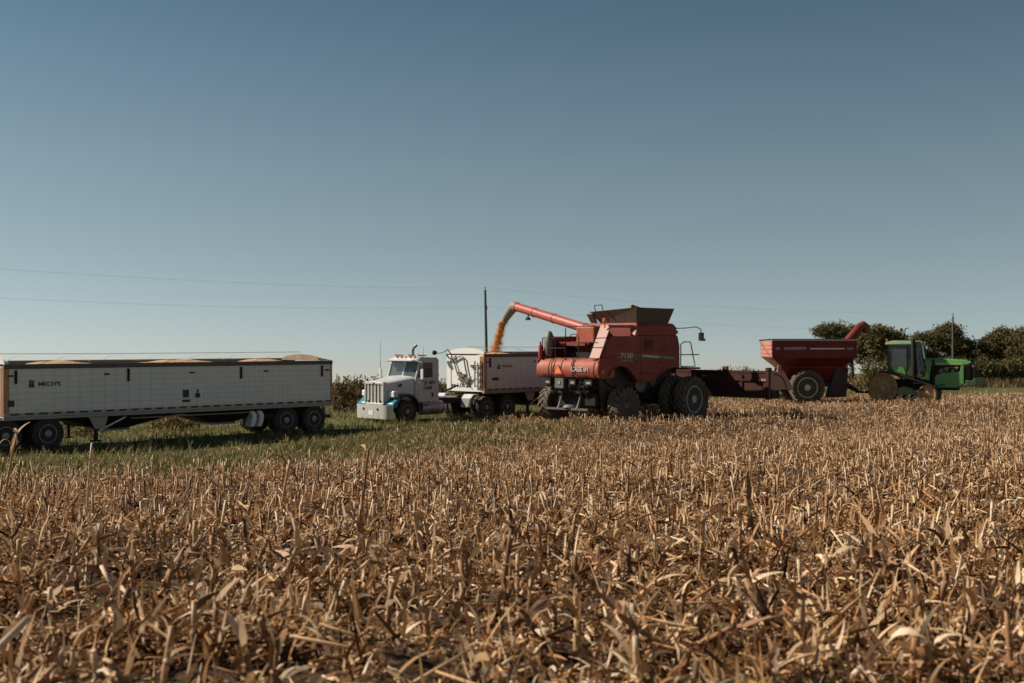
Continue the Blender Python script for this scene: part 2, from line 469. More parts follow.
def build_ground():
    xs = np.unique(np.concatenate([np.linspace(-1600, -120, 16), np.linspace(-120, 140, 131), np.linspace(-9, 9, 151), np.linspace(140, 1800, 16)]))
    ys = np.unique(np.concatenate([np.linspace(-150, -12, 8), np.linspace(-12, 80, 93), np.linspace(3, 16, 111), np.linspace(80, 300, 23), np.linspace(300, 2600, 12)]))
    X, Y = np.meshgrid(xs, ys)
    Z = zg(X, Y)
    v = np.stack([X, Y, Z], -1).reshape(-1, 3)
    nx, ny = len(xs), len(ys)
    f = [(j * nx + i, j * nx + i + 1, (j + 1) * nx + i + 1, (j + 1) * nx + i) for j in range(ny - 1) for i in range(nx - 1)]
    me = bpy.data.meshes.new('ground')
    me.from_pydata(v.tolist(), [], f)
    me.shade_smooth()
    wx = v[:, 0]; wy = v[:, 1]
    at = me.attributes.new('stubble', 'FLOAT', 'POINT')
    at.data.foreach_set('value', sstep(1.5, -1.5, wy - edge_y(wx)).astype(np.float32))
    m = bpy.data.materials.new('field_soil_and_grass'); m.use_nodes = True
    t = m.node_tree; b = t.nodes['Principled BSDF']
    b.inputs['Roughness'].default_value = 0.95
    b.inputs['Specular IOR Level'].default_value = 0.15
    co = t.nodes.new('ShaderNodeTexCoord')
    def noise(sc, det=6):
        n = t.nodes.new('ShaderNodeTexNoise'); n.inputs['Scale'].default_value = sc; n.inputs['Detail'].default_value = det
        t.links.new(co.outputs['Object'], n.inputs['Vector']); return n
    def ramp(n, stops):
        r = t.nodes.new('ShaderNodeValToRGB'); e = r.color_ramp.elements
        while len(e) < len(stops): e.new(0.5)
        for el, (p, c) in zip(e, stops):
            el.position = p; el.color = c + (1,)
        t.links.new(n.outputs['Fac'], r.inputs['Fac']); return r
    vo = t.nodes.new('ShaderNodeTexVoronoi'); vo.inputs['Scale'].default_value = 34.0; vo.inputs['Randomness'].default_value = 1.0
    t.links.new(co.outputs['Object'], vo.inputs['Vector'])
    sc_ = t.nodes.new('ShaderNodeSeparateColor'); t.links.new(vo.outputs['Color'], sc_.inputs['Color'])
    chaff = t.nodes.new('ShaderNodeValToRGB'); ce = chaff.color_ramp.elements
    while len(ce) < 5: ce.new(0.5)
    for el, (p, c) in zip(ce, ((0.0, (0.02, 0.01, 0.005)), (0.35, (0.05, 0.026, 0.013)), (0.5, (0.16, 0.085, 0.04)), (0.75, (0.38, 0.23, 0.115)), (1.0, (0.6, 0.44, 0.28)))):
        el.position = p; el.color = c + (1,)
    t.links.new(sc_.outputs['Red'], chaff.inputs['Fac'])
    soil = ramp(noise(14, 9), [(0.35, (0.016, 0.009, 0.005)), (0.6, (0.05, 0.028, 0.016)), (0.8, (0.2, 0.12, 0.065))])
    grs = ramp(noise(0.9, 8), [(0.3, (0.045, 0.055, 0.018)), (0.55, (0.095, 0.095, 0.032)), (0.75, (0.2, 0.15, 0.075))])
    a = t.nodes.new('ShaderNodeAttribute'); a.attribute_name = 'stubble'
    mx = t.nodes.new('ShaderNodeMix'); mx.data_type = 'RGBA'
    t.links.new(a.outputs['Fac'], mx.inputs['Factor'])
    mc = t.nodes.new('ShaderNodeMix'); mc.data_type = 'RGBA'
    cf = ramp(noise(2.3, 5), [(0.4, (0.05, 0.05, 0.05)), (0.7, (0.55, 0.55, 0.55))])
    t.links.new(cf.outputs['Color'], mc.inputs['Factor'])
    t.links.new(soil.outputs['Color'], mc.inputs['A']); t.links.new(chaff.outputs['Color'], mc.inputs['B'])
    t.links.new(grs.outputs['Color'], mx.inputs['A']); t.links.new(mc.outputs['Result'], mx.inputs['B'])
    t.links.new(mx.outputs['Result'], b.inputs['Base Color'])
    bp = t.nodes.new('ShaderNodeBump'); bp.inputs['Strength'].default_value = 0.9; bp.inputs['Distance'].default_value = 0.06
    t.links.new(noise(9, 9).outputs['Fac'], bp.inputs['Height'])
    t.links.new(bp.outputs['Normal'], b.inputs['Normal'])
    me.materials.append(m)
    o = bpy.data.objects.new('ground', me); COL.objects.link(o)
    tag(o, 'brown harvested field falling away to grass and far fields', 'field', None, 'structure')
build_ground()

# ------------------------------------------------------------------ vectorised ribbons and rods (leaves, straw, stalks, grass)
class Soup:
    def __init__(s): s.V, s.F, s.n = [], [], 0
    def _add(s, v, f):
        s.V.append(v.reshape(-1, 3).astype(np.float32)); s.F.append(f.reshape(-1, 4) + s.n); s.n += len(s.V[-1])
    def ribbons(s, P, yaw, pitch, curl, length, width, roll, nseg=3, taper=0.25):
        N = len(P)
        ds = length / nseg
        pts = [P]; pit = pitch.copy()
        for k in range(nseg):
            d = np.stack([np.cos(yaw) * np.cos(pit), np.sin(yaw) * np.cos(pit), np.sin(pit)], -1)
            pts.append(pts[-1] + d * ds[:, None]); pit = pit - curl / nseg
        side = np.stack([-np.sin(yaw), np.cos(yaw), np.zeros(N)], -1)
        up = np.stack([-np.cos(yaw) * np.sin(pitch), -np.sin(yaw) * np.sin(pitch), np.cos(pitch)], -1)
        wv = side * np.cos(roll)[:, None] + up * np.sin(roll)[:, None]
        v = np.empty((N, nseg + 1, 2, 3))
        for k in range(nseg + 1):
            u = k / nseg
            wd = width * (1 - (1 - taper) * abs(2 * u - 0.8) / 1.2) * 0.5
            v[:, k, 0] = pts[k] - wv * wd[:, None]
            v[:, k, 1] = pts[k] + wv * wd[:, None]
        b = (np.arange(N) * (nseg + 1) * 2)[:, None]
        k = np.arange(nseg)[None] * 2
        f = np.stack([b + k, b + k + 1, b + k + 3, b + k + 2], -1)
        s._add(v, f)
    def rods(s, P, yaw, pitch, length, r, sides=5, nseg=2, bend=None):
        N = len(P)
        if bend is None: bend = np.zeros(N)
        pts = [P]; pit = pitch.copy(); ds = length / nseg
        for k in range(nseg):
            d = np.stack([np.cos(yaw) * np.cos(pit), np.sin(yaw) * np.cos(pit), np.sin(pit)], -1)
            pts.append(pts[-1] + d * ds[:, None]); pit = pit - bend / nseg
        d = np.stack([np.cos(yaw) * np.cos(pitch), np.sin(yaw) * np.cos(pitch), np.sin(pitch)], -1)
        a = np.stack([-np.sin(yaw), np.cos(yaw), np.zeros(N)], -1)
        c = np.cross(d, a)
        v = np.empty((N, nseg + 2, sides, 3))
        for k in range(nseg + 1):
            rr = r * (1.12 if k == 0 else (1.0 if k < nseg else 0.92))
            for i in range(sides):
                th = 2 * math.pi * i / sides
                v[:, k, i] = pts[k] + (a * math.cos(th) + c * math.sin(th)) * rr[:, None]
        v[:, nseg + 1] = pts[nseg][:, None, :] - d[:, None, :] * 0.004
        b = (np.arange(N) * (nseg + 2) * sides)[:, None, None]
        k = np.arange(nseg + 1)[None, :, None] * sides
        i = np.arange(sides)[None, None]
        j = (i + 1) % sides
        f = np.stack([b + k + i, b + k + j, b + k + sides + j, b + k + sides + i], -1)
        s._add(v, f)
    def mesh(s, name, m, smooth=False):
        V = np.concatenate(s.V); F = np.concatenate(s.F).astype(np.int32)
        me = bpy.data.meshes.new(name)
        me.vertices.add(len(V)); me.vertices.foreach_set('co', V.ravel())
        me.loops.add(F.size); me.loops.foreach_set('vertex_index', F.ravel())
        me.polygons.add(len(F)); me.polygons.foreach_set('loop_start', np.arange(0, F.size, 4, dtype=np.int32))
        me.update(calc_edges=True)
        me.materials.append(M[m] if isinstance(m, str) else m)
        if smooth: me.shade_smooth()
        return me
    def obj(s, name, m, parent=None, smooth=False):
        o = bpy.data.objects.new(name, s.mesh(name, m, smooth)); COL.objects.link(o)
        if parent: o.parent = parent
        return o
U = lambda a, b, n: RNG.uniform(a, b, n)

def wedge(n, y0, y1, side=1.22, pad=4.0):
    """random spots in the strip of land the photo looks over, with a margin to both sides"""
    y = np.sqrt(RNG.uniform(y0 ** 2, y1 ** 2, n))
    hw = 0.45 * y * side + pad
    return RNG.uniform(-1, 1, n) * hw, y

# ---- standing stubble in rows
def stalk_spots():
    X, Y = [], []
    ang = R(4.0); ca, sa = math.cos(ang), math.sin(ang)
    for r_ in range(-10, 110):
        v = r_ * 0.76
        L = 0.47 * 72 * 2
        n = int(L / 0.165)
        u = np.linspace(-40, 46, int(86 / 0.14)) + U(-0.05, 0.05, int(86 / 0.14))
        vv = v + 0.1 * np.sin(u * 0.35 + r_) + U(-0.035, 0.035, len(u))
        X.append(u * ca - vv * sa); Y.append(u * sa + vv * ca)
    X = np.concatenate(X); Y = np.concatenate(Y)
    keep = (Y > 3.4) & (Y < edge_y(X) + 5.0 * (vnoise(X, Y, 1.7, 51) - 0.5) + U(-0.8, 0.8, len(X))) & (np.abs(X) < 0.45 * Y * 1.22 + 4.5) & (RNG.random(len(X)) > 0.12)
    mixed = sstep(8, 0.5, edge_y(X) - Y) * sstep(4, -6, X)
    keep &= RNG.random(len(X)) > mixed * 0.95
    # scuffed patches where the machines flattened the rows
    patch = np.sin(X * 0.55 + 2 * np.sin(Y * 0.21)) * np.sin(Y * 0.43 + X * 0.13)
    keep &= ~((patch > 0.62) & (RNG.random(len(X)) < 0.6))
    return X[keep], Y[keep]
SX, SY = stalk_spots()
order = np.argsort(SY); SX, SY = SX[order], SY[order]
SZ = zg(SX, SY)
px = 512 + SX / SY * 1138; py = 345 + (3.1 - SZ - 0.15) / SY * 1138
inview = (px > 4) & (px < 1020) & (py < 680)
near_idx = np.where(inview)[0][:290]
is_near = np.zeros(len(SX), bool); is_near[near_idx] = True

def stalk_tilt(x, y, n):
    lean = np.abs(RNG.normal(0, 0.25, n))
    yaw = U(0, 2 * math.pi, n)
    left = sstep(-0.5, -2.5, x) * sstep(11, 6, y)
    fl = RNG.random(n) < left * 0.65
    lean = np.where(fl, U(0.3, 0.95, n), lean)
    yaw = np.where(fl, U(-0.5, 0.6, n), yaw)
    br = RNG.random(n) < 0.18
    lean = np.where(br, U(0.5, 1.1, n), lean)
    return lean, yaw

far = np.where(~is_near)[0]
n = len(far)
sp = Soup()
lean, yaw = stalk_tilt(SX[far], SY[far], n)
P = np.stack([SX[far], SY[far], SZ[far] - 0.03], -1)
ln = np.clip(RNG.normal(0.22, 0.08, n), 0.06, 0.46) + 0.03
sp.rods(P, yaw, math.pi / 2 - lean, ln, U(0.009, 0.016, n), 5, 2)
for k in range(3):                                     # torn sheaths left on the stalks
    q = RNG.random(n) < 0.8
    m_ = q.sum(); hgt = U(0.05, 0.9, m_) * ln[q]
    base = P[q] + np.stack([np.cos(yaw[q]) * np.sin(lean[q]), np.sin(yaw[q]) * np.sin(lean[q]), np.cos(lean[q])], -1) * hgt[:, None]
    sp.ribbons(base, U(0, 6.28, m_), U(-0.2, 1.45, m_), U(0.2, 3.0, m_), U(0.06, 0.2, m_), U(0.016, 0.04, m_), U(-1.2, 1.2, m_), 3)
tag(sp.obj('corn_stubble', 'stalk'), 'rows of cut dry corn stubble standing across the field beyond the foreground', 'stubble', None, 'stuff')

# near stalks: one object each, from shared shapes
near_meshes = []
for k in range(24):
    s1 = Soup(); one = np.ones(1); L = float(np.clip(RNG.normal(0.22, 0.07), 0.09, 0.38)); P0 = np.zeros((1, 3)); P0[0, 2] = -0.03
    s1.rods(P0, one * U(0, 6, 1), one * (math.pi / 2 - 0.04), one * (L + 0.03), U(0.011, 0.017, 1), 8, 4, U(-0.12, 0.12, 1))
    s1.rods(P0 + [[0, 0, 0.03 + L * 0.45]], one * 0, one * math.pi / 2, one * 0.014, one * 0.0185, 8, 1)
    m_ = RNG.integers(8, 14)
    b = np.zeros((m_, 3)); b[:, 2] = U(0.02, 1.0, m_) ** 0.8 * L; b[:, :2] = RNG.normal(0, 0.012, (m_, 2))
    s1.ribbons(b, U(0, 6.28, m_), U(-0.2, 1.5, m_), U(-0.3, 2.8, m_), U(0.06, 0.24, m_), U(0.012, 0.036, m_), U(-1.2, 1.2, m_), 5)
    near_meshes.append(s1.mesh('corn_stalk', 'stalk'))
lean, yaw = stalk_tilt(SX[near_idx], SY[near_idx], len(near_idx))
for q, i in enumerate(near_idx):
    o = bpy.data.objects.new('corn_stalk', near_meshes[int(RNG.integers(len(near_meshes)))])
    COL.objects.link(o)
    o.location = (SX[i], SY[i], SZ[i])
    ax = Vector((-math.sin(yaw[q]), math.cos(yaw[q]), 0))
    o.rotation_euler = (Matrix.Rotation(lean[q], 3, ax) @ Matrix.Rotation(random.uniform(0, 6.28), 3, 'Z')).to_euler()
    sc = random.uniform(0.85, 1.2); o.scale = (sc, sc, sc)
    tag(o, 'short cut dry corn stalk standing in the foreground stubble', 'corn stalk', 'cut corn stalks in the foreground')

def tall_stalk(pxx, pyb, hgt, lean, yaw, label, leaves, Y, wd=0.03):
    X = (pxx - 512) / 1138 * Y
    s1 = Soup(); one = np.ones(1)
    s1.rods(np.array([[0, 0, -0.03]]), one * yaw, one * (math.pi / 2 - lean), one * hgt, one * 0.013, 7, 5, one * 0.1)
    d = np.array([math.cos(yaw) * math.sin(lean), math.sin(yaw) * math.sin(lean), math.cos(lean)])
    if leaves:
        b = d[None] * (U(0.55, 1.0, leaves) * hgt)[:, None]
        s1.ribbons(b, U(0, 6.28, leaves), U(0.2, 1.4, leaves), U(0.8, 3.0, leaves), U(0.2, 0.45, leaves), U(wd, wd * 2.2, leaves), U(-1, 1, leaves), 6)
    o = s1.obj('tall_corn_stalk', 'stalk'); o.location = (X, Y, zgf(X, Y))
    tag(o, label, 'corn stalk', 'tall broken corn stalks left standing')
tall_stalk(3, 515, 1.05, 0.13, 0.1, 'tall leaning corn stalk with a curled brown leaf clump at the left photo edge', 6, 14.5, 0.02)
tall_stalk(87, 520, 0.92, 0.02, 0.5, 'tall straight bare stalk standing in front of the landing gear of the trailer', 1, 13.5)
tall_stalk(363, 520, 0.78, 0.05, 0.3, 'tall pale bare stalk standing below the chrome bumper of the white truck', 1, 14.0)
tall_stalk(281, 527, 0.62, 0.13, 0.0, 'tall stalk leaning right, below the rear wheels of the left trailer', 2, 13.0)
tall_stalk(466, 500, 0.5, 0.03, 0.4, 'tall thin stalk with one torn sheath below the drive wheels of the white truck', 2, 16.0)

# ---- litter
def bare_patch(x, y):
    """1 where the soil shows through the trash"""
    return sstep(0.46, 0.36, 0.5 * vnoise(x, y * 1.3, 0.7, 31) + 0.5 * vnoise(x, y * 1.3, 0.3, 32))

def litter():
    sp = Soup()
    for (y0, y1, dens, big) in ((3.2, 8, 1450, 0.9), (8, 14, 950, 0.95), (14, 24, 520, 1.0), (24, 40, 210, 1.25), (40, 72, 90, 1.55)):
        area = 0.45 * 1.22 * (y1 ** 2 - y0 ** 2) + 8 * (y1 - y0)
        n = int(area * dens)
        x, y = wedge(n, y0, y1)
        ed = edge_y(x) - y
        k = (ed + 5.0 * (vnoise(x, y, 1.7, 51) - 0.5) > U(-1.2, 0.8, n)) & (RNG.random(n) > sstep(13, 1.0, ed) * sstep(4, -6, x) * 0.7)
        x, y = x[k], y[k]
        n = len(x)
        clump = np.clip(2.3 * (0.32 * vnoise(x, y, 0.3, 1) + 0.44 * vnoise(x, y, 0.75, 2) + 0.24 * vnoise(x, y, 2.6, 3) - 0.5) + 0.52, 0, 1)
        rowv = (-x * math.sin(R(4)) + y * math.cos(R(4))) / 0.76
        clump = np.clip(clump + 0.14 * np.cos(2 * math.pi * rowv), 0, 1)
        bare = bare_patch(x, y)
        clump = clump * (1 - 0.5 * bare)
        k = RNG.random(n) < (0.12 + 1.05 * clump) * (1 - 0.7 * bare)
        x, y, clump = x[k], y[k], clump[k]; n = len(x)
        P = np.stack([x, y, zg(x, y) + (0.4 + 0.6 * RNG.random(n)) * 0.17 * clump ** 1.5 * RNG.random(n) ** 0.6], -1)
        kind = RNG.random(n) * 0.93
        a = kind < 0.52                              # leaf strips
        m_ = a.sum()
        sp.ribbons(P[a], U(0, 6.28, m_), RNG.normal(0.45, 0.6, m_), U(-1.2, 3.2, m_), (0.035 + 0.24 * RNG.random(m_) ** 2.4) * big, U(0.006, 0.026, m_) * big, U(-1.4, 1.4, m_), 4 if y1 <= 14 else 3)
        a = RNG.random(n) < 0.14                     # big crumpled leaves and husks
        m_ = a.sum()
        sp.ribbons(P[a], U(0, 6.28, m_), RNG.normal(0.6, 0.6, m_), U(-1.0, 4.0, m_), U(0.12, 0.32, m_), U(0.012, 0.03, m_), U(-1.4, 1.4, m_), 6, 0.2)
        a = (kind >= 0.52) & (kind < 0.85)           # husks and chips
        m_ = a.sum()
        sp.ribbons(P[a], U(0, 6.28, m_), RNG.normal(0.5, 0.7, m_), U(0, 2.2, m_), U(0.02, 0.1, m_) * big, U(0.01, 0.034, m_) * big, U(-1.4, 1.4, m_), 2, 0.4)
        a = kind >= 0.85                             # broken stalk pieces lying about
        m_ = a.sum()
        sp.rods(P[a] + [0, 0, 0.02], U(0, 6.28, m_), RNG.normal(0.12, 0.28, m_), 0.04 + 0.28 * RNG.random(m_) ** 3, U(0.005, 0.011, m_) * big, 5, 1)
    tag(sp.obj('corn_litter', 'straw'), 'dry tan leaves, husks and broken stalk pieces covering the field', 'crop litter', None, 'stuff')
litter()

# ---- grass
def grass():
    sp = Soup()
    def patch(n, x, y, h, wd):
        P = np.stack([x, y, zg(x, y) - 0.02], -1)
        sp.ribbons(P, U(0, 6.28, n), U(0.9, 1.55, n), U(0.1, 1.6, n), h, wd, U(-0.6, 0.6, n), 3, 0.1)
    n = 260000
    x = U(-32, 30, n); y = U(26, 82, n)
    k = (y > edge_y(x) + 5.0 * (vnoise(x, y, 1.7, 51) - 0.5) - RNG.exponential(0.6, n)) & (np.abs(x) < 0.45 * y * 1.15 + 3)
    x, y = x[k], y[k]; n = len(x)
    cl = 0.6 + 0.4 * np.sin(x * 1.3 + np.sin(y)) * np.sin(y * 1.1 + np.sin(x * 0.7))
    k = RNG.random(n) < cl; x, y, cl = x[k], y[k], cl[k]; n = len(x)
    patch(n, x, y, U(0.1, 0.36, n) * (0.6 + 0.6 * cl), U(0.015, 0.04, n))
    n = 26000                                           # taller dry tufts
    x = U(-32, 30, n); y = U(26, 82, n)
    k = (y > edge_y(x) + 5.0 * (vnoise(x, y, 1.7, 51) - 0.5) - 0.6) & (np.abs(x) < 0.45 * y * 1.15 + 3) & (vnoise(x, y, 1.1, 61) > 0.62)
    x, y = x[k], y[k]; n = len(x)
    patch(n, x, y, U(0.25, 0.6, n), U(0.02, 0.04, n))
    n = 800000                                           # green weeds among the stubble on the left
    x = U(-20, 6, n); y = U(17, 45, n)
    ed = edge_y(x) - y
    k = (ed > 0) & (RNG.random(n) < sstep(17, 2, ed) * sstep(5, -6, x) * (0.1 + 0.9 * (vnoise(x, y, 2.4, 23) > 0.46))) 
    x, y = x[k], y[k]; n = len(x)
    patch(n, x, y, U(0.12, 0.4, n), U(0.018, 0.045, n))
    tag(sp.obj('grass', 'grass'), 'rough green and yellow grass round the parked trucks and wagons', 'grass', None, 'stuff')
    s2 = Soup()                                         # tall dry grass far off on the right
    n = 30000
    x = U(-60, 110, n); y = U(105, 140, n)
    k = (x > 30) | (RNG.random(n) < 0.15)
    x, y = x[k], y[k]; n = len(x)
    P = np.stack([x, y, zg(x, y) - 0.05], -1)
    s2.ribbons(P, U(0, 6.28, n), U(1.1, 1.55, n), U(0.0, 0.8, n), U(0.3, 1.0, n), U(0.06, 0.14, n), U(-0.6, 0.6, n), 2, 0.3)
    tag(s2.obj('dry_grass', 'drygrass'), 'tall dry brown grass along the foot of the far trees', 'grass', None, 'stuff')
grass()

# ------------------------------------------------------------------ trees and shrubs
def leaf_cloud(sp, lumps, per, size):
    for (c, r) in lumps:
        n = max(20, int(per * r[0] * r[1] * r[2] ** 0.5))
        d = RNG.normal(0, 1, (n, 3)); d /= np.linalg.norm(d, axis=1)[:, None]
        rad = RNG.random(n) ** 0.42
        wob = 1 + 0.28 * np.sin(d[:, 0] * 5 + c[0]) * np.sin(d[:, 2] * 6 + c[1]) + 0.18 * RNG.normal(0, 1, n)
        P = np.array(c)[None] + d * (rad * wob)[:, None] * np.array(r)[None]
        sp.ribbons(P, U(0, 6.28, n), U(-1.2, 1.2, n), U(-1, 1, n), U(0.7, 1.5, n) * size, U(0.5, 1.0, n) * size, U(-1.5, 1.5, n), 1, 0.6)

def tree(X, Y, top, width, label, leafm='darkleaf', name='tree', nl=20, group=None, per=620, size=0.2, trunk_dx=0.0, bare=0.22):
    z0 = zgf(X, Y); H = top - z0
    root = empty(name, (X, Y, z0), random.uniform(-0.3, 0.3))
    tag(root, label, 'tree', group)
    tr = MB()
    tips = []
    pts = [(trunk_dx, 0, -0.1), (trunk_dx * 0.9 + 0.1, 0.05, H * 0.2), (trunk_dx * 0.5, -0.05, H * 0.42), (0.1, 0.05, H * 0.62), (0, 0, H * 0.85)]
    r0 = 0.03 * H
    tr.tube(pts, [r0 * 1.25, r0, r0 * 0.75, r0 * 0.5, r0 * 0.15], 8)
    lumps = []
    for k in range(nl):
        a = k * 2.4 + random.uniform(-0.5, 0.5)
        h = H * random.uniform(bare + 0.16, 0.9)
        u = (h / H - bare) / (1 - bare)
        rad = width * 0.5 * (math.sin(min(1, max(0.05, u)) * math.pi) ** 0.6) * random.uniform(0.35, 0.8)
        c = (rad * math.cos(a), rad * math.sin(a) * 0.8, h)
        q = pts[1] if h < H * 0.5 else pts[2]
        tr.tube([q, ((q[0] + c[0]) * 0.5, (q[1] + c[1]) * 0.5, q[2] * 0.4 + c[2] * 0.6 - 0.1), c], [r0 * 0.42, r0 * 0.26, 0.02], 5)
        rr = width * random.uniform(0.14, 0.23)
        lumps.append((c, (rr, rr, rr * random.uniform(0.6, 0.9))))
    lumps.append(((0, 0, H * 0.88), (width * 0.17, width * 0.17, H * 0.11)))
    tr.build('trunk', 'bark', root, 60)
    sp = Soup(); leaf_cloud(sp, lumps, per, size)
    sp.obj('crown', leafm, root)
    return root
G = 'trees beyond the field on the right'
def TX(pxx, Y): return (pxx - 512) / 1138 * Y
def TZ(pyy, Y): return 3.1 - (pyy - 345) / 1138 * Y
tree(TX(826, 150), 150, TZ(322, 150), 6.2, 'round dark tree rising behind the middle of the red grain cart', group=G)
tree(TX(852, 160), 160, TZ(323, 160), 4.4, 'narrow dark tree just left of the red cart auger', group=G, nl=13)
tree(TX(879, 100), 100, TZ(325, 100), 5.2, 'dark tree between the red cart auger and the tractor cab, bare trunk below', group=G, trunk_dx=-1.5, bare=0.3, nl=22)
tree(TX(924, 150), 150, TZ(332, 150), 5.8, 'lower round tree just behind the tractor cab', group=G, bare=0.1)
tree(TX(952, 150), 150, TZ(324, 150), 7.2, 'tallest dark tree behind the thin wooden pole over the green hood', group=G, nl=24, bare=0.12)
tree(TX(977, 168), 168, TZ(349, 168), 6.0, 'low dark tree in the dip between the two big crowns', group=G, nl=14, bare=0.05)
tree(TX(1004, 150), 150, TZ(329, 150), 7.6, 'broad dark tree at the right photo edge', group=G, nl=30, bare=0.02)
tree(TX(1032, 146), 146, TZ(326, 146), 7.6, 'dark tree cut off by the right edge of the photo', group=G, nl=26, bare=0.02)
tree(TX(903, 165), 165, TZ(343, 165), 6.0, 'low dark tree showing under the tractor cab roof', group=G, nl=16, bare=0.05)
tree(TX(800, 190), 190, TZ(353, 190), 5.5, 'small far tree low behind the rear of the grain cart', group=G, nl=10, bare=0.05)

def shrub(pxx, Y, top, width, m, label, name='shrub', lumps=9, per=420, size=0.12, squash=1.0, group=None):
    X = TX(pxx, Y); z0 = zgf(X, Y); H = max(0.5, TZ(top, Y) - z0)
    sp = Soup(); L = []
    for k in range(lumps):
        a = random.uniform(0, 6.28); rr = random.uniform(0, 0.36) * width
        u = random.uniform(0.12, 0.74)
        L.append(((rr * math.cos(a), rr * math.sin(a) * 0.7, H * u * (1 - 0.5 * rr / width)), (width * random.uniform(0.16, 0.28),) * 2 + (H * random.uniform(0.18, 0.3),)))
    leaf_cloud(sp, L, per, size)
    n = 30
    b = np.zeros((n, 3)); b[:, 0] = U(-0.3, 0.3, n) * width; b[:, 1] = U(-0.25, 0.25, n) * width
    sp.rods(b, U(0, 6.28, n), U(1.1, 1.55, n), U(0.5, 0.95, n) * H, U(0.01, 0.02, n), 4, 2)
    o = sp.obj(name, m); o.location = (X, Y, z0)
    tag(o, label, 'shrub', group)
    return o
shrub(172, 43.5, 411, 2.7, 'weed', 'rounded gold brown bush seen under the left trailer')
shrub(212, 48, 414, 2.2, 'brush', 'darker low bush under the left trailer, right of the gold one', size=0.1)
shrub(80, 41, 424, 2.0, 'weed', 'dry tan weed clump between the left wheels and the landing gear', 'weed_clump', size=0.1)
shrub(340, 56, 371, 2.1, 'weed', 'tall tan brush clump behind the tail of the left trailer', lumps=12, size=0.13)
shrub(356, 66, 373, 2.3, 'brush', 'dark brown bush left of the truck grille', lumps=12, size=0.13)
shrub(326, 75, 384, 2.4, 'brush', 'brown bush mostly hidden by the tail of the left trailer', lumps=10, size=0.13)
shrub(377, 82, 374, 2.4, 'darkleaf', 'small dark bush peeking over the truck hood', lumps=10, size=0.15)
shrub(441, 66, 371, 1.5, 'brush', 'narrow dark bush between the truck cab and the white trailer front', lumps=10, size=0.12)
shrub(444, 60, 386, 1.4, 'weed', 'dry tan weeds standing low behind the truck cab', 'weed_clump', lumps=8, size=0.1)
GW = 'weed clumps along the far field edge'
shrub(706, 95, 369, 4.5, 'brush', 'low far weeds just right of the combine ladder', 'weed_clump', size=0.2, per=160, group=GW)
shrub(729, 92, 363, 2.6, 'weed', 'tallest tan weed clump with seed heads above the corn head', 'weed_clump', size=0.16, per=220, group=GW)
shrub(752, 110, 365, 4.5, 'brush', 'rounded olive brush left of the grain cart rear', 'weed_clump', size=0.2, per=160, group=GW)
shrub(683, 100, 371, 4.0, 'brush', 'low far weeds behind the combine ladder', 'weed_clump', size=0.2, per=160, group=GW)
shrub(876, 82, 350, 3.4, 'brush', 'olive brown bush between the grain cart and the tractor', lumps=14, size=0.16, per=300)
for q, (pxx, yy, ww, lb) in enumerate(((897, 356, 4.6, 'dark thicket at the foot of the trees behind the tractor cab'), (935, 354, 5.0, 'dark thicket behind the front of the green hood'), (963, 355, 5.0, 'dark thicket behind the tractor grille'), (990, 352, 5.2, 'dark thicket below the broad tree, right of the tractor weights'), (1018, 354, 5.4, 'dark thicket in the right photo corner under the cut-off tree'), (838, 356, 5.0, 'dark thicket behind the front half of the grain cart'))):
    shrub(pxx, 144, yy, ww, 'darkleaf', lb, 'thicket', lumps=14, size=0.24, per=150, group='thickets at the foot of the far trees')
shrub(862, 86, 371, 2.6, 'weed', 'dry tan weeds between the grain cart and the tractor wheel', 'weed_clump', size=0.14)

# ------------------------------------------------------------------ poles and wires
def utility_pole(X, Y, top, lean, label, r=0.15):
    z0 = zgf(X, Y); H = top - z0
    root = empty('utility_pole', (X, Y, z0))
    tag(root, label, 'utility pole', 'wooden poles carrying the power line')
    m = MB(); m.tube([(lean * -0.5, 0, -0.4), (0, 0, H * 0.5), (lean * 0.5, 0, H)], [r, r * 0.85, r * 0.66], 10); m.build('shaft', 'pole', root, 50)
    for zz in (0.12, -1.75):
        k = MB(); k.lathe([(0.03, 0), (0.03, 0.1), (0.07, 0.12), (0.06, 0.2), (0.075, 0.24), (0.03, 0.3)], (lean * 0.5 + (0 if zz > 0 else 0.16), 0, H + zz - 0.1), 'z', 8); k.build('insulator', 'insul', root, 40)
    k = MB(); k.box(lean * 0.5 - 0.02, lean * 0.5 + 0.2, -0.04, 0.04, H - 1.9, H - 1.8); k.build('bracket', 'steel', root)
    return root
Y1 = 110.0
P1 = (TX(486.2, Y1), Y1, TZ(290, Y1)); P2 = (TX(953, 120), 120.0, TZ(316, 120)); P0 = (P1[0] - 44.5, Y1 - 62.0, 8.3)
utility_pole(*P1, -0.2, 'dark leaning wooden pole behind the falling corn', 0.17)
utility_pole(*P2, 0.0, 'thin wooden pole above the tractor hood', 0.13)
utility_pole(*P0, 0.0, 'wooden pole outside the photo on the left, holding the wires')
def wire(dz, label, dx):
    pts = []
    for (A, B, sag) in ((P0, P1, 0.85), (P1, P2, 0.6)):
        for k in range(17):
            t = k / 16
            pts.append((A[0] + (B[0] - A[0]) * t + dx, A[1] + (B[1] - A[1]) * t, A[2] + (B[2] - A[2]) * t + dz - sag * 4 * t * (1 - t)))
    m = MB(); m.tube(pts, 0.0045, 5)
    tag(m.build('power_line', 'wire', None, 60), label, 'power line', 'power lines')
wire(0.2, 'upper thin power line sagging across the sky', 0.0)
wire(-1.6, 'lower thin power line sagging across the sky', 0.16)

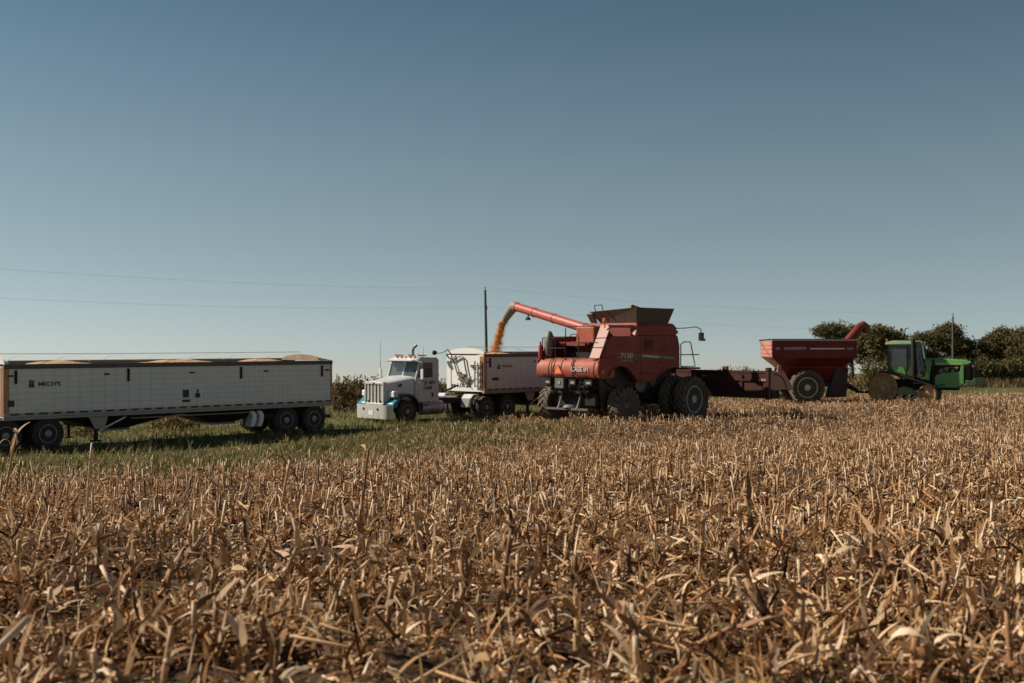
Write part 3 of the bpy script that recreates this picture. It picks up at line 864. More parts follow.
# ------------------------------------------------------------------ wheels
def truck_wheel(parent, x, y, r=0.51, wd=0.27, out=1, rimm='rim', dish=0.02):
    wq = empty('wheel', (x, y, r), 0, parent)
    h = wd / 2; s = out
    t = MB(); t.lathe([(0.285, -h * 0.8), (r * 0.8, -h), (r * 0.95, -h * 0.97), (r, -h * 0.78), (r, h * 0.78), (r * 0.95, h * 0.97), (r * 0.8, h), (0.285, h * 0.8)], (0, 0, 0), 'y', 32)
    t.build('tyre', 'rubber', wq, 40)
    k = MB()
    k.lathe([(0.29, s * -h * 0.7), (0.29, s * h * 0.86), (0.268, s * h * 0.86), (0.25, s * h * 0.52), (0.2, s * (h * 0.45 + dish)), (0.115, s * (h * 0.6)), (0.11, s * h * 1.0), (0.07, s * h * 1.12), (0.0001, s * h * 1.14)], (0, 0, 0), 'y', 28)
    k.cur = 1
    for i in range(8):
        a = i * math.pi / 4
        k.lathe([(0.034, 0), (0.034, s * 0.012), (0.0001, s * 0.013)], (0.215 * math.cos(a), s * (h * 0.46 + dish) , 0.215 * math.sin(a)), 'y', 8)
    k.build('rim', [rimm, 'black'], wq, 35)
    return wq

def ag_wheel(parent, x, y, r, wd, out, rimm='agrim', rimr=0.55, n=21, deep=0.12, lugs=True):
    wq = empty('wheel', (x, y, r), 0, parent)
    h = wd / 2; rc = r - 0.045
    rr = r * rimr
    t = MB()
    t.lathe([(rr, -h * 0.62), (r * 0.72, -h * 0.98), (r * 0.86, -h), (rc * 0.965, -h * 0.9), (rc, -h * 0.5), (rc + 0.012, 0), (rc, h * 0.5), (rc * 0.965, h * 0.9), (r * 0.86, h), (r * 0.72, h * 0.98), (rr, h * 0.62)], (0, 0, 0), 'y', 40)
    t.cur = 1
    if lugs:
        for k in range(n):
            for sd in (-1, 1):
                a0 = 2 * math.pi * (k + (0.5 if sd > 0 else 0)) / n
                sec = []
                for (u, rr_, da) in ((0.0, r, 0.0), (0.55, r * 0.997, 0.13), (0.93, r * 0.965, 0.27), (1.03, r * 0.87, 0.30)):
                    aw = 0.05 / r * 0.55 + 0.012
                    yy = sd * h * u
                    ring = []
                    for (dr, dd) in ((0, -aw), (0, aw), (-0.07, aw * 1.3), (-0.07, -aw * 1.3)):
                        a = a0 + da + dd
                        ring.append(((rr_ + dr) * math.cos(a), yy - (sd * 0.02 if dr else 0), (rr_ + dr) * math.sin(a)))
                    sec.append(ring)
                t.loft(sec, True)
    t.build('tyre', ['agrubber', 'lug'], wq, 35)
    s = out
    k = MB()
    k.lathe([(rr * 1.0, s * -h * 0.62), (rr * 1.02, s * h * 0.66), (rr * 0.95, s * h * 0.7), (rr * 0.9, s * h * 0.58), (rr * 0.62, s * (h * 0.56 - deep)), (rr * 0.58, s * (h * 0.56 - deep + 0.03)), (rr * 0.34, s * (h * 0.56 - deep + 0.02)), (rr * 0.3, s * h * 0.62), (rr * 0.16, s * h * 0.68), (0.0001, s * h * 0.7)], (0, 0, 0), 'y', 36)
    k.cur = 1
    for i in range(8):
        a = i * math.pi / 4 + 0.2
        k.lathe([(rr * 0.05, 0), (rr * 0.05, s * 0.03), (0.0001, s * 0.032)], (rr * 0.46 * math.cos(a), s * (h * 0.56 - deep + 0.022), rr * 0.46 * math.sin(a)), 'y', 7)
    k.build('rim', [rimm, 'steel'], wq, 35)
    return wq

# ------------------------------------------------------------------ grain trailers
def grain_trailer(loc, rz, zb, hs, label, heap_label, logo, second):
    L = 12.4; W = 1.25; zt = zb + hs
    T = empty('grain_trailer', loc, rz)
    tag(T, label, 'grain trailer', 'hopper trailers for hauling corn')
    for s in (1, -1):
        m = MB(); m.box(-L + 0.1, -0.1, s * (W - 0.04), s * W, zb, zt)
        # upright posts behind the sheets read as faint ribs
        for k in range(29):
            x = -0.3 - k * 0.42
            m.box(x - 0.02, x + 0.02, s * W, s * (W + 0.006), zb + 0.02, zt - 0.03)
        m.build('side_panel', 'panel', T)
        m = MB(); m.box(-L, 0, s * (W - 0.08), s * (W + 0.03), zt - 0.06, zt + 0.09); m.build('top_rail', 'toprail', T, None, 0.012)
        m = MB(); m.box(-L, 0, s * (W - 0.08), s * (W + 0.02), zb - 0.14, zb); m.box(-L, 0, s * (W - 0.1), s * (W - 0.005), zb - 0.22, zb - 0.142); m.build('bottom_rail', 'rail', T, None, 0.01)
        m = MB()
        x = -0.2
        while x > -L + 0.3:
            m.cur = 0; m.box(x - 0.27, x, s * (W + 0.02), s * (W + 0.024), zb - 0.07, zb - 0.005)
            m.cur = 1; m.box(x - 0.42, x - 0.274, s * (W + 0.02), s * (W + 0.023), zb - 0.065, zb - 0.01)
            x -= 0.44
        m.build('reflective_tape', ['tape', 'tapewhite'], T)
        for x in (-0.36, -4.05, -8.35, -11.9):
            m = MB(); m.box(x - 0.035, x + 0.035, s * (W + 0.007), s * (W + 0.05), zt - 0.52, zt - 0.1); m.build('tarp_strap', 'black', T)
        for x in (-0.2, -3.3, -6.4, -9.4, -12.15):
            m = MB(); m.box(x - 0.09, x + 0.09, s * (W + 0.007), s * (W + 0.03), zt - 0.3, zt - 0.24); m.build('marker_light', 'decalred', T)
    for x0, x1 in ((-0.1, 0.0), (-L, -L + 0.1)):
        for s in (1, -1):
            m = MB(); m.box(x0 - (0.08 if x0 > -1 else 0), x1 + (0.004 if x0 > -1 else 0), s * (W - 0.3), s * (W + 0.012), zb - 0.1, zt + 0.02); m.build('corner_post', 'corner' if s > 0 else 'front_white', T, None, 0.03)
    m = MB(); m.box(-0.08, -0.02, -W + 0.1, W - 0.1, zb - 0.14, zt + 0.02); m.build('front_wall', 'front_white', T)
    m = MB(); m.box(-L + 0.02, -L + 0.08, -W + 0.1, W - 0.1, zb - 0.14, zt + 0.02); m.build('rear_wall', 'panel', T)
    # curved front cap, sloped tarp end cap
    arc = [(W * math.cos(a), 0.26 * math.sin(a)) for a in np.linspace(0, math.pi, 17)]
    m = MB(); m.prism([(y, zt + 0.09 + z) for y, z in arc], -0.16, -0.02, 'x')
    m.build('front_cap', 'front_white', T, 40)
    m = MB(); m.loft([[(-L + 0.03, y, zt + 0.095 + z * 0.12) for y, z in arc], [(-L + 0.55, y * 0.99, zt + 0.1 + z * 0.85) for y, z in arc], [(-L + 0.62, y * 0.98, zt + 0.1 + z * 0.85) for y, z in arc], [(-L + 0.62, y * 0.98, zt + 0.095 + z * 0.1) for y, z in arc]], True, False)
    m.build('rear_cap', 'tarp', T, 40)
    for k in range(7):
        x = -1.1 - k * 1.65
        pts = [(x, W * 0.98 * math.cos(a), zt + 0.09 + 0.24 * math.sin(a)) for a in np.linspace(0, math.pi, 13)]
        m = MB(); m.tube(pts, 0.005, 6); m.build('tarp_bow', 'steel', T, 60)
    m = MB(); m.tube([(-0.1, 0, zt + 0.40), (-4, 0, zt + 0.385), (-L + 0.6, 0, zt + 0.41)], 0.012, 6); m.build('ridge_strap', 'bright', T)
    m = MB(); m.tube([(-0.2, -W - 0.06, zt + 0.1), (-L + 0.3, -W - 0.06, zt + 0.1)], 0.075, 10); m.build('rolled_tarp', 'tarp', T, 60)
    # hoppers under the box
    for (xa, xb, xc, xd) in ((-1.75, -6.1, -3.5, -4.4), (-6.1, -9.9, -7.6, -8.5)):
        m = MB(); zz = zb - 0.22; lo = 0.52
        m.loft([[(xa, W - 0.15, zz), (xa, -W + 0.15, zz), (xb, -W + 0.15, zz), (xb, W - 0.15, zz)], [(xc, 0.55, lo), (xc, -0.55, lo), (xd, -0.55, lo), (xd, 0.55, lo)]])
        h = m.build('hopper', 'frame', T)
        m = MB(); m.box(xd - 0.05, xc + 0.05, -0.6, 0.6, lo - 0.07, lo); m.build('gate', 'steel', h)
    # landing gear
    for s in (1, -1):
        m = MB(); m.box(-3.12, -2.98, s * 0.93, s * 1.07, 0.55, zb - 0.22); m.box(-3.1, -3.0, s * 0.95, s * 1.05, 0.2, 0.55); m.box(-3.2, -2.9, s * 0.88, s * 1.12, 0.16, 0.2)
        m.build('landing_leg', 'frame', T)
        m = MB(); m.prism([(-2.75, zb - 0.22), (-3.42, zb - 0.22), (-3.3, zb - 0.62), (-2.98, zb - 0.62)], s * 1.09, s * 1.12, 'y'); m.build('leg_bracket', 'rail', T)
        m = MB(); m.bar((-3.15, s * 1.0, 0.5), (-4.15, s * 1.0, zb - 0.25), 0.05, 0.05); m.build('leg_brace', 'alu', T)
    m = MB(); m.bar((-3.05, -0.93, 0.62), (-3.05, 0.93, 0.62), 0.06, 0.06); m.build('leg_crossbar', 'frame', T)
    m = MB(); m.box(-1.6, -0.15, -0.9, 0.9, zb - 0.3, zb - 0.225); m.box(-0.95, -0.65, -0.1, 0.1, zb - 0.36, zb - 0.3); m.build('kingpin_plate', 'frame', T)
    # side pipe and running gear
    for s in (1, -1):
        m = MB(); m.box(-L + 0.05, -9.4, s * 0.48, s * 0.58, zb - 0.5, zb - 0.22); m.box(-9.9, -9.5, s * 0.5, s * 1.1, 0.62, 0.78); m.build('bogie_rail', 'frame', T)
        m = MB(); m.box(-9.0, -4.3, s * 0.95, s * 0.98, zb - 0.36, zb - 0.28); m.build('side_pipe', 'steel', T)
    for xw in (-10.35, -11.6):
        m = MB(); m.tube([(xw, -0.95, 0.51), (xw, 0.95, 0.51)], 0.07, 10); m.build('axle', 'frame', T)
        for s in (1, -1):
            truck_wheel(T, xw, s * 1.08, out=s)
            truck_wheel(T, xw, s * 0.75, out=s)
    for s, dx in ((1, 0.0), (1, 0.33), (-1, 0.0)):
        m = MB()
        pr = [(-9.02 - dx, zb - 0.3), (-9.12 - dx, 0.75), (-9.1 - dx, 0.55), (-9.02 - dx, 0.34), (-8.84 - dx, 0.34), (-8.92 - dx, 0.56), (-8.94 - dx, 0.75), (-8.84 - dx, zb - 0.3)]
        m.prism(pr, s * 0.75, s * (1.1 - dx * 0.1), 'y'); m.build('mud_flap', 'white', T, 40)
    m = MB(); m.box(-L - 0.05, -L + 0.02, -1.15, 1.15, 0.5, 0.62); m.bar((-L, 0.8, 0.56), (-L + 0.1, 0.8, zb - 0.2), 0.08, 0.08); m.bar((-L, -0.8, 0.56), (-L + 0.1, -0.8, zb - 0.2), 0.08, 0.08); m.build('rear_bumper', 'rail', T)
    # markings
    if logo == 'square':
        m = MB(); m.cur = 0
        m.box(-0.93, -0.855, W + 0.012, W + 0.016, zt - 0.64, zt - 0.5); m.box(-0.845, -0.77, W + 0.012, W + 0.016, zt - 0.64, zt - 0.5)
        m.cur = 1; m.box(-0.93, -0.77, W + 0.012, W + 0.015, zt - 0.495, zt - 0.41)
        m.build('emblem', ['decal', 'faint'], T)
        text("MECH'S", 0.175, (-1.41, W + 0.014, zt - 0.545), 'left', 'decal', T, sx=1.22, bold=0.003)
        m = MB(); m.box(-0.32, -0.12, W + 0.012, W + 0.016, zb + 0.2, zb + 0.4); m.build('warning_decal', 'decal', T)
        m = MB(); m.box(-6.28, -6.05, W + 0.012, W + 0.016, zb + 0.3, zb + 0.56); m.box(-6.32, -6.02, W + 0.012, W + 0.016, zb + 0.14, zb + 0.22); m.build('warning_decal', 'decal', T); m = MB()
        m.lathe([(0.1, W + 0.012), (0.1, W + 0.017), (0.0001, W + 0.018)], (-6.62, 0, zb + 0.36), 'y', 12); m.box(-6.66, -6.58, W + 0.012, W + 0.016, zb + 0.48, zb + 0.56)
        m.build('warning_decal', 'decal', T)
    else:
        m = MB(); m.prism([(-0.8, zt - 0.6), (-1.02, zt - 0.6), (-0.98, zt - 0.5), (-0.95, zt - 0.38), (-0.87, zt - 0.38), (-0.84, zt - 0.5)], W + 0.012, W + 0.016, 'y'); m.build('emblem', 'decalgreen', T)
        text('WILSON', 0.17, (-1.45, W + 0.014, zt - 0.48), 'left', 'faint', T, sx=1.0)
        m = MB(); m.box(-0.9, -0.5, W + 0.012, W + 0.016, zb + 0.36, zb + 0.5); m.build('warning_decal', 'decalred', T)
    if second:   # tarp arms, ladder and lettering on the front wall
        def fw(pxx, pyy, o=0.06): return (o, -1.25 + (pxx - 447) / 36 * 2.5, zt + 0.09 - (pyy - 353.5) / 37 * (hs + 0.1))
        m = MB(); m.tube([fw(441, 353, 0.35), fw(447, 352, 0.25), fw(451, 349, 0.2), fw(453, 354, 0.12), fw(454, 361), fw(456, 366), fw(458, 374)], 0.032, 8)
        m.tube([fw(449, 354, 0.16), fw(450.5, 358, 0.1), fw(454.5, 361)], 0.035, 8); m.build('tarp_arm', 'steel', T, 60)
        m = MB(); m.tube([fw(455, 360), fw(458, 357.5), fw(462, 355.8), fw(464.5, 358), fw(466, 368), fw(468, 378)], 0.035, 8); m.build('tarp_arm', 'steel', T, 60)
        m = MB(); m.lathe([(0.06, -0.05), (0.11, -0.04), (0.11, 0.04), (0.06, 0.05)], fw(441, 352.5, 0.4), 'y', 12); m.build('tarp_motor', 'frame', T)
        m = MB()
        for q in ((458, 373, 461, 376), (461, 375, 465, 378), (459, 379, 463, 382), (466, 379, 470, 383), (471, 365, 473.5, 368)):
            a = fw(q[0], q[1]); b = fw(q[2], q[3]); m.box(-0.02, 0.07, a[1], b[1], b[2], a[2])
        m.bar(fw(461, 378), fw(470, 388), 0.04, 0.04); m.bar(fw(466, 386), fw(472, 378), 0.04, 0.04); m.bar(fw(458, 376), fw(466, 384), 0.03, 0.03)
        m.build('air_line', 'steel', T)
        ld = MB()
        for pxx in (475.2, 480.4): ld.bar(fw(pxx, 361), fw(pxx, 389), 0.045, 0.045)
        for pyy in (366, 373, 380.5, 387.5): ld.bar(fw(475.2, pyy), fw(480.4, pyy), 0.06, 0.05)
        ld.build('ladder', 'steel', T)
        m = MB(); a = fw(449, 386.3); b = fw(450.8, 388.7)
        for q in range(3): m.box(-0.018, -0.012, a[1] + q * 0.16, a[1] + q * 0.16 + 0.12, b[2], a[2])
        m.build('warning_decal', 'decal', T)
        text('1,170 200', 0.24, (-0.014, fw(463.5, 387)[1], fw(463.5, 387.5)[2]), 'front', 'decal', T, bold=0.008)
    # the corn inside (a heap with soft peaks), its floor well above the hoppers
    nx, ny = 120, 14
    v, f = [], []
    for i in range(nx + 1):
        for j in range(ny + 1):
            x = -0.25 - (L - 0.5) * i / nx; y = -W + 0.08 + (2 * W - 0.16) * j / ny
            c = 1 - abs(y / W) ** 1.6
            pk = 0.5 + 0.5 * math.sin(x * 1.75 + 0.9 * math.sin(x * 0.6))
            z = zt - 0.12 + (0.13 + 0.16 * pk) * c - 0.22 * (1 - sstep(0.1, 1.2, min(-x - 0.2, x + L - 0.2)))
            v.append((x, y, float(z) + 0.02 * math.sin(x * 7 + y * 5)))
    f = [(i * (ny + 1) + j, i * (ny + 1) + j + 1, (i + 1) * (ny + 1) + j + 1, (i + 1) * (ny + 1) + j) for i in range(nx) for j in range(ny)]
    m = MB(); m.add(v, f); h = m.build('corn_heap', 'cornheap', None, 60)
    h.location = loc; h.rotation_euler = (0, 0, rz)
    tag(h, heap_label, 'corn', None, 'stuff')
    return T

def side_origin(px_, Y_, dirv):
    """front centre of a trailer whose near side's front corner is seen at px_ and depth Y_"""
    X_ = TX(px_, Y_); l = Vector((-dirv[1], dirv[0]))
    return X_, Y_
D1 = Vector((-0.695, -0.72)); L1 = Vector((0.72, -0.695))            # trailer 1: forward, and its left (towards the camera)
c1 = Vector((-15.5, 34.7)) - L1 * 1.25
rz1 = math.atan2(D1.y, D1.x)
grain_trailer((c1.x, c1.y, -0.2), rz1, 1.2, 1.42, 'long white hopper trailer nearest the camera, lettered along its side, at the left', 'golden corn heaped in the left trailer', 'square', False)
D2 = Vector((-0.707, -0.707)); L2 = Vector((0.707, -0.707))
c2 = Vector((-1.25, 51.0)) - L2 * 1.25
rz2 = math.atan2(D2.y, D2.x)
grain_trailer((c2.x, c2.y, -0.22), rz2, 1.35, 1.48, 'white trailer with bright front wall and ladder being filled behind the red combine', 'corn heaped in the trailer behind the combine', 'tree', True)

# ------------------------------------------------------------------ the white truck
def make_truck(loc, rz):
    T = empty('semi_truck', loc, rz)
    tag(T, 'white day cab semi truck with blue fenders and chrome bumper, pulling the middle trailer', 'truck', 'semi trucks')
    m = MB()
    for s in (1, -1): m.box(-7.25, -0.2, s * 0.38, s * 0.46, 0.72, 0.98)
    for x in (-0.5, -2.4, -4.2, -5.0, -6.3, -7.2): m.box(x - 0.05, x + 0.05, -0.38, 0.38, 0.75, 0.95)
    m.build('frame_rail', 'frame', T)
    # bumper with wrapped ends
    m = MB(); pl = [(0.0, -0.75), (-0.03, -1.0), (-0.2, -1.2), (-0.24, -1.2), (-0.1, -1.0), (-0.08, 0.0), (-0.1, 1.0), (-0.24, 1.2), (-0.2, 1.2), (-0.03, 1.0), (0.0, 0.75)]
    m.prism(pl, 0.22, 0.8, 'z'); m.build('bumper', 'chrome', T, 40)
    m = MB(); m.box(0.003, 0.012, -0.17, 0.15, 0.36, 0.56); m.build('license_plate', 'lens', T)
    for y in (-0.5, 0.45):
        m = MB(); m.lathe([(0.055, 0), (0.055, 0.02), (0.0001, 0.022)], (0.0, y, 0.62), 'x', 12); m.build('tow_hole', 'black', T)
    # grille
    m = MB(); g0, g1 = 0.64, 0.62
    m.box(-0.34, -0.15, -g0, -g0 + 0.07, 0.82, 1.74); m.box(-0.34, -0.15, g0 - 0.07, g0, 0.82, 1.74); m.box(-0.34, -0.15, -g0 + 0.07, g0 - 0.07, 1.66, 1.76); m.box(-0.34, -0.15, -g0 + 0.07, g0 - 0.07, 0.80, 0.87)
    gr = m.build('grille', 'chrome', T, None, 0.012)
    m = MB()
    for k in range(34):
        y = -0.555 + k * 0.0336; m.box(-0.24, -0.2, y - 0.0145, y + 0.0145, 0.87, 1.66)
    m.build('grille_bars', 'chrome', gr)
    m = MB()
    for y in (-0.34, -0.115, 0.115, 0.34): m.box(-0.205, -0.175, y - 0.016, y + 0.016, 0.87, 1.66)
    m.build('grille_strip', 'frame', gr)
    m = MB(); m.box(-0.32, -0.27, -0.57, 0.57, 0.87, 1.66); m.build('radiator', 'steel', gr)
    m = MB(); m.lathe([(0.05, 0), (0.05, 0.015), (0.0001, 0.018)], (-0.15, 0, 1.7), 'x', 12); m.build('emblem', 'decalred', gr)
    # hood
    def hr(x, hw, zt, zb, cr=0.14):
        pts = [(x, -hw, zb), (x, -hw * 1.0, zt - cr * 1.3), (x, -hw * 0.97, zt - cr * 0.6), (x, -hw * 0.86, zt - cr * 0.12), (x, -hw * 0.55, zt), (x, 0, zt + 0.025)]
        return pts + [(p[0], -p[1], p[2]) for p in reversed(pts[:-1])]
    m = MB(); m.loft([hr(-0.26, 0.64, 1.76, 0.95, 0.1), hr(-0.6, 0.7, 1.81, 0.95), hr(-1.1, 0.79, 1.90, 1.0), hr(-1.62, 0.88, 1.99, 0.95)]); m.build('hood', 'cab_white', T, 35)
    m = MB(); m.lathe([(0.075, 0.79), (0.075, 0.83), (0.0001, 0.832)], (-0.92, 0, 1.62), 'y', 14); m.build('emblem', 'decalred', T)
    for s in (1, -1):
        # fender: an arch over the wheel that dips to the bumper
        arc_o, arc_i = [], []
        for a in np.linspace(R(-8), R(176), 15):
            arc_o.append((-1.05 - 0.68 * math.cos(a), 0.56 + 0.70 * math.sin(a))); arc_i.append((-1.05 - 0.6 * math.cos(a), 0.56 + 0.6 * math.sin(a)))
        pro = arc_o[:-2] + [(-0.42, 0.98), (-0.26, 0.86), (-0.24, 0.74), (-0.42, 0.70)] + list(reversed(arc_i[:-2]))
        m = MB(); m.prism(pro, s * 0.66, s * 1.2, 'y'); fd = m.build('fender', 'navy', T, 35, 0.02)
        m = MB(); m.prism([(-0.62, 1.18), (-0.41, 1.0), (-0.24, 0.87), (-0.225, 0.72), (-0.43, 0.69), (-0.55, 0.95)], s * 0.65, s * 1.215, 'y'); m.build('fender_tip', 'blue', fd, 35, 0.03)
        m = MB(); m.box(-0.6, -0.36, s * 0.7, s * 1.1, 1.13, 1.39); hl = m.build('headlight', 'chrome', T, None, 0.03)
        m = MB(); m.box(-0.36, -0.345, s * 0.73, s * 0.89, 1.16, 1.36); m.box(-0.36, -0.345, s * 0.91, s * 1.07, 1.16, 1.36); m.build('lens', 'lens', hl)
        m = MB(); m.bar((-0.45, s * 0.6, 1.2), (-0.45, s * 0.74, 1.2), 0.05, 0.06); m.build('bracket', 'steel', hl)
    # cab: shell with openings
    xf, xb = -1.64, -2.95; hw = 0.97; zb, zm, zt = 0.92, 1.93, 2.72
    m = MB()
    m.box(xb, xf, -hw, -hw + 0.05, zb, zm); m.box(xb, xf, hw - 0.05, hw, zb, zm)
    m.box(xb, xb + 0.05, -hw + 0.05, hw - 0.05, zb, zt - 0.02)
    m.box(xf - 0.06, xf, -hw + 0.05, hw - 0.05, zb, zm)
    m.box(xb + 0.05, xf - 0.06, -hw + 0.05, hw - 0.05, zb, zb + 0.08)
    for s in (1, -1):
        y0, y1 = s * (hw - 0.06), s * hw
        m.prism([(xf, zm), (xf - 0.10, zm), (xf - 0.34, zt - 0.06), (xf - 0.24, zt - 0.06)], y0, y1, 'y')     # windscreen post
        m.prism([(xb, zm), (xb + 0.34, zm), (xb + 0.34, zt - 0.06), (xb, zt - 0.06)], y0, y1, 'y')            # rear post
        m.prism([(xf - 0.3, zt - 0.16), (xb + 0.3, zt - 0.16), (xb + 0.3, zt - 0.04), (xf - 0.3, zt - 0.04)], y0, y1, 'y')
    cab = m.build('cab', 'cab_white', T, None, 0.015)
    def rr(x, w_, z0, z1): return [(x, -w_, z0), (x, -w_, z1 - 0.08), (x, -w_ + 0.06, z1 - 0.02), (x, -w_ * 0.6, z1), (x, w_ * 0.6, z1), (x, w_ - 0.06, z1 - 0.02), (x, w_, z1 - 0.08), (x, w_, z0)]
    m = MB(); m.loft([rr(xb - 0.005, hw + 0.003, zt - 0.06, zt + 0.0), rr(xb + 0.08, hw + 0.003, zt - 0.06, zt + 0.08), rr(xf - 0.4, hw + 0.003, zt - 0.06, zt + 0.09), rr(xf - 0.12, hw + 0.003, zt - 0.08, zt + 0.02), rr(xf - 0.02, hw + 0.003, zt - 0.1, zt - 0.04)]); m.build('roof', 'cab_white', T, 40)
    m = MB(); m.box(xf - 0.02, xf + 0.2, -0.93, 0.93, zt - 0.085, zt - 0.05); m.build('sun_visor', 'cab_white', T)
    for s in (1, -1):
        a, b = (0.03, 0.9) if s > 0 else (-0.9, -0.03)
        m = MB(); m.add([(xf - 0.06, a, zm), (xf - 0.06, b, zm), (xf - 0.29, b, zt - 0.08), (xf - 0.29, a, zt - 0.08), (xf - 0.075, a, zm), (xf - 0.075, b, zm), (xf - 0.305, b, zt - 0.08), (xf - 0.305, a, zt - 0.08)], [(0, 1, 2, 3), (7, 6, 5, 4), (0, 4, 5, 1), (1, 5, 6, 2), (2, 6, 7, 3), (3, 7, 4, 0)]); m.build('windshield', 'glass', T)
        m = MB(); m.prism([(xf - 0.13, zm), (xb + 0.34, zm), (xb + 0.34, zt - 0.16), (xf - 0.33, zt - 0.16)], s * (hw - 0.035), s * (hw - 0.025), 'y'); m.build('side_window', 'glass', T)
        m = MB(); m.box(xb + 0.3, xf - 0.12, s * (hw + 0.001), s * (hw + 0.016), zb + 0.05, zm - 0.02); d = m.build('door', 'cab_white', T, None, 0.01)
        m = MB(); m.box(xb + 0.36, xb + 0.42, s * (hw + 0.016), s * (hw + 0.05), 1.08, 1.28); m.build('handle', 'black', d)
        m = MB(); m.box(xb + 0.1, xf - 0.05, s * (hw + 0.001), s * (hw + 0.02), zb - 0.05, zb + 0.01); m.build('cab_trim', 'chrome', T)
    m = MB(); m.bar((xf - 0.06, 0, zm), (xf - 0.3, 0, zt - 0.07), 0.06, 0.03); m.build('windshield_post', 'cab_white', T)
    m = MB(); m.box(xb + 0.1, xb + 0.25, 0.2, 0.75, 1.3, 2.3); m.box(xb + 0.1, xb + 0.7, 0.2, 0.75, 1.2, 1.35); m.box(xb + 0.1, xb + 0.25, -0.75, -0.2, 1.3, 2.3); m.build('seat', 'seat', T, None, 0.04)
    m = MB(); m.box(xf - 0.45, xf - 0.07, -0.9, 0.9, 1.55, 1.9); m.build('dashboard', 'black', T)
    text('J.R. MAY', 0.22, (-2.42, hw + 0.02, 1.7), 'left', 'decal', T, sx=0.85, bold=0.004)
    text('FARM', 0.22, (-2.3, hw + 0.02, 1.47), 'left', 'decal', T, sx=0.85, bold=0.004)
    for y in (-0.6, -0.3, 0.0, 0.3, 0.6):
        m = MB(); m.loft([[(xf - 0.16, y - 0.06, zt + 0.015), (xf - 0.16, y + 0.06, zt + 0.015), (xf - 0.32, y + 0.05, zt + 0.07), (xf - 0.32, y - 0.05, zt + 0.07)], [(xf - 0.2, y - 0.045, zt + 0.11), (xf - 0.2, y + 0.045, zt + 0.11), (xf - 0.3, y + 0.04, zt + 0.12), (xf - 0.3, y - 0.04, zt + 0.12)]]); m.build('roof_light', 'amber', T)
    for y in (-0.78, 0.15, 0.78):
        m = MB(); m.tube([(xf - 0.75, y, zt + 0.14), (xf - 0.35, y, zt + 0.15), (xf - 0.22, y, zt + 0.155)], [0.03, 0.035, 0.075], 10); m.bar((xf - 0.5, y, zt + 0.06), (xf - 0.5, y, zt + 0.14), 0.04, 0.04); m.build('air_horn', 'bright', T, 50)
    m = MB(); m.tube([(-3.12, -0.98, 0.9), (-3.12, -0.98, 1.2), (-3.12, -0.98, 1.25), (-3.12, -0.98, 2.5), (-3.12, -0.98, 2.55), (-3.12, -0.98, 3.05), (-3.14, -0.94, 3.2), (-3.22, -0.82, 3.32)], [0.06, 0.06, 0.12, 0.12, 0.07, 0.065, 0.065, 0.065], 10); m.build('exhaust_stack', 'steel', T, 50)
    for s in (1, -1):
        m = MB(); x = xf + 0.02; y = s * 1.42
        m.tube([(x - 0.1, s * hw, 2.62), (x, y, 2.6), (x, y, 1.72), (x - 0.1, s * hw, 1.7)], 0.016, 6); mi = m.build('mirror_frame', 'steel', T, 60)
        m = MB(); m.box(x - 0.03, x + 0.03, y - 0.085, y + 0.085, 1.86, 2.3); m.build('mirror', 'cab_white', mi, None, 0.015)
        m = MB(); m.tube([(x, y + s * 0.03, 1.75), (x - 0.02, y + s * 0.03, 2.6), (x - 0.05, y + s * 0.03, 3.5 if s < 0 else 3.25)], 0.008, 5); m.build('antenna', 'steel', T)
        # tank, steps, quarter fender
        m = MB(); m.lathe([(0.0001, -0.62), (0.26, -0.62), (0.3, -0.58), (0.3, 0.58), (0.26, 0.62), (0.0001, 0.62)], (-2.55, s * 0.88, 0.62), 'x', 22); tk = m.build('fuel_tank', 'alu', T, 40)
        m = MB(); m.lathe([(0.31, -0.03), (0.31, 0.03)], (-2.2, s * 0.88, 0.62), 'x', 22); m.lathe([(0.31, -0.03), (0.31, 0.03)], (-2.9, s * 0.88, 0.62), 'x', 22); m.build('tank_strap', 'chrome', tk, 40)
        m = MB(); m.box(-2.25, -1.85, s * 1.12, s * 1.24, 0.42, 0.46); m.box(-2.25, -1.85, s * 1.1, s * 1.22, 0.74, 0.78); m.bar((-2.25, s * 1.2, 0.44), (-2.25, s * 1.1, 0.9), 0.03, 0.03); m.bar((-1.85, s * 1.2, 0.44), (-1.85, s * 1.1, 0.9), 0.03, 0.03); m.build('step', 'steel', T)
        m = MB(); pr = [(-4.78, 1.12), (-5.1, 1.12), (-5.12, 1.09), (-4.82, 1.08), (-4.66, 0.92), (-4.6, 0.55), (-4.56, 0.55), (-4.6, 0.95)]
        m.prism(pr, s * 0.62, s * 1.22, 'y'); m.build('quarter_fender', 'bright', T, 40)
    m = MB(); m.box(-4.5, -3.05, -0.45, 0.45, 0.985, 1.03); m.build('deck_plate', 'bright', T)
    m = MB(); m.box(-6.8, -5.9, -0.45, 0.45, 0.985, 1.06); m.prism([(-6.85, 1.06), (-5.7, 1.06), (-5.8, 1.16), (-6.75, 1.16)], -0.42, 0.42, 'y'); m.build('fifth_wheel', 'frame', T)
    m = MB(); m.tube([(-3.0, 0.2, 1.6), (-3.4, 0.2, 1.2), (-4.2, 0.15, 1.3), (-4.9, 0.1, 1.5)], 0.03, 6); m.tube([(-3.0, -0.1, 1.6), (-3.5, -0.15, 1.15), (-4.2, -0.1, 1.25), (-4.9, 0.0, 1.5)], 0.03, 6); m.build('air_hose', 'black', T)
    m = MB(); m.tube([(-1.05, -0.9, 0.51), (-1.05, 0.9, 0.51)], 0.07, 8); m.build('front_axle', 'frame', T)
    m = MB(); m.box(-1.5, -0.5, -0.45, 0.45, 0.55, 1.2); m.build('engine', 'frame', T)
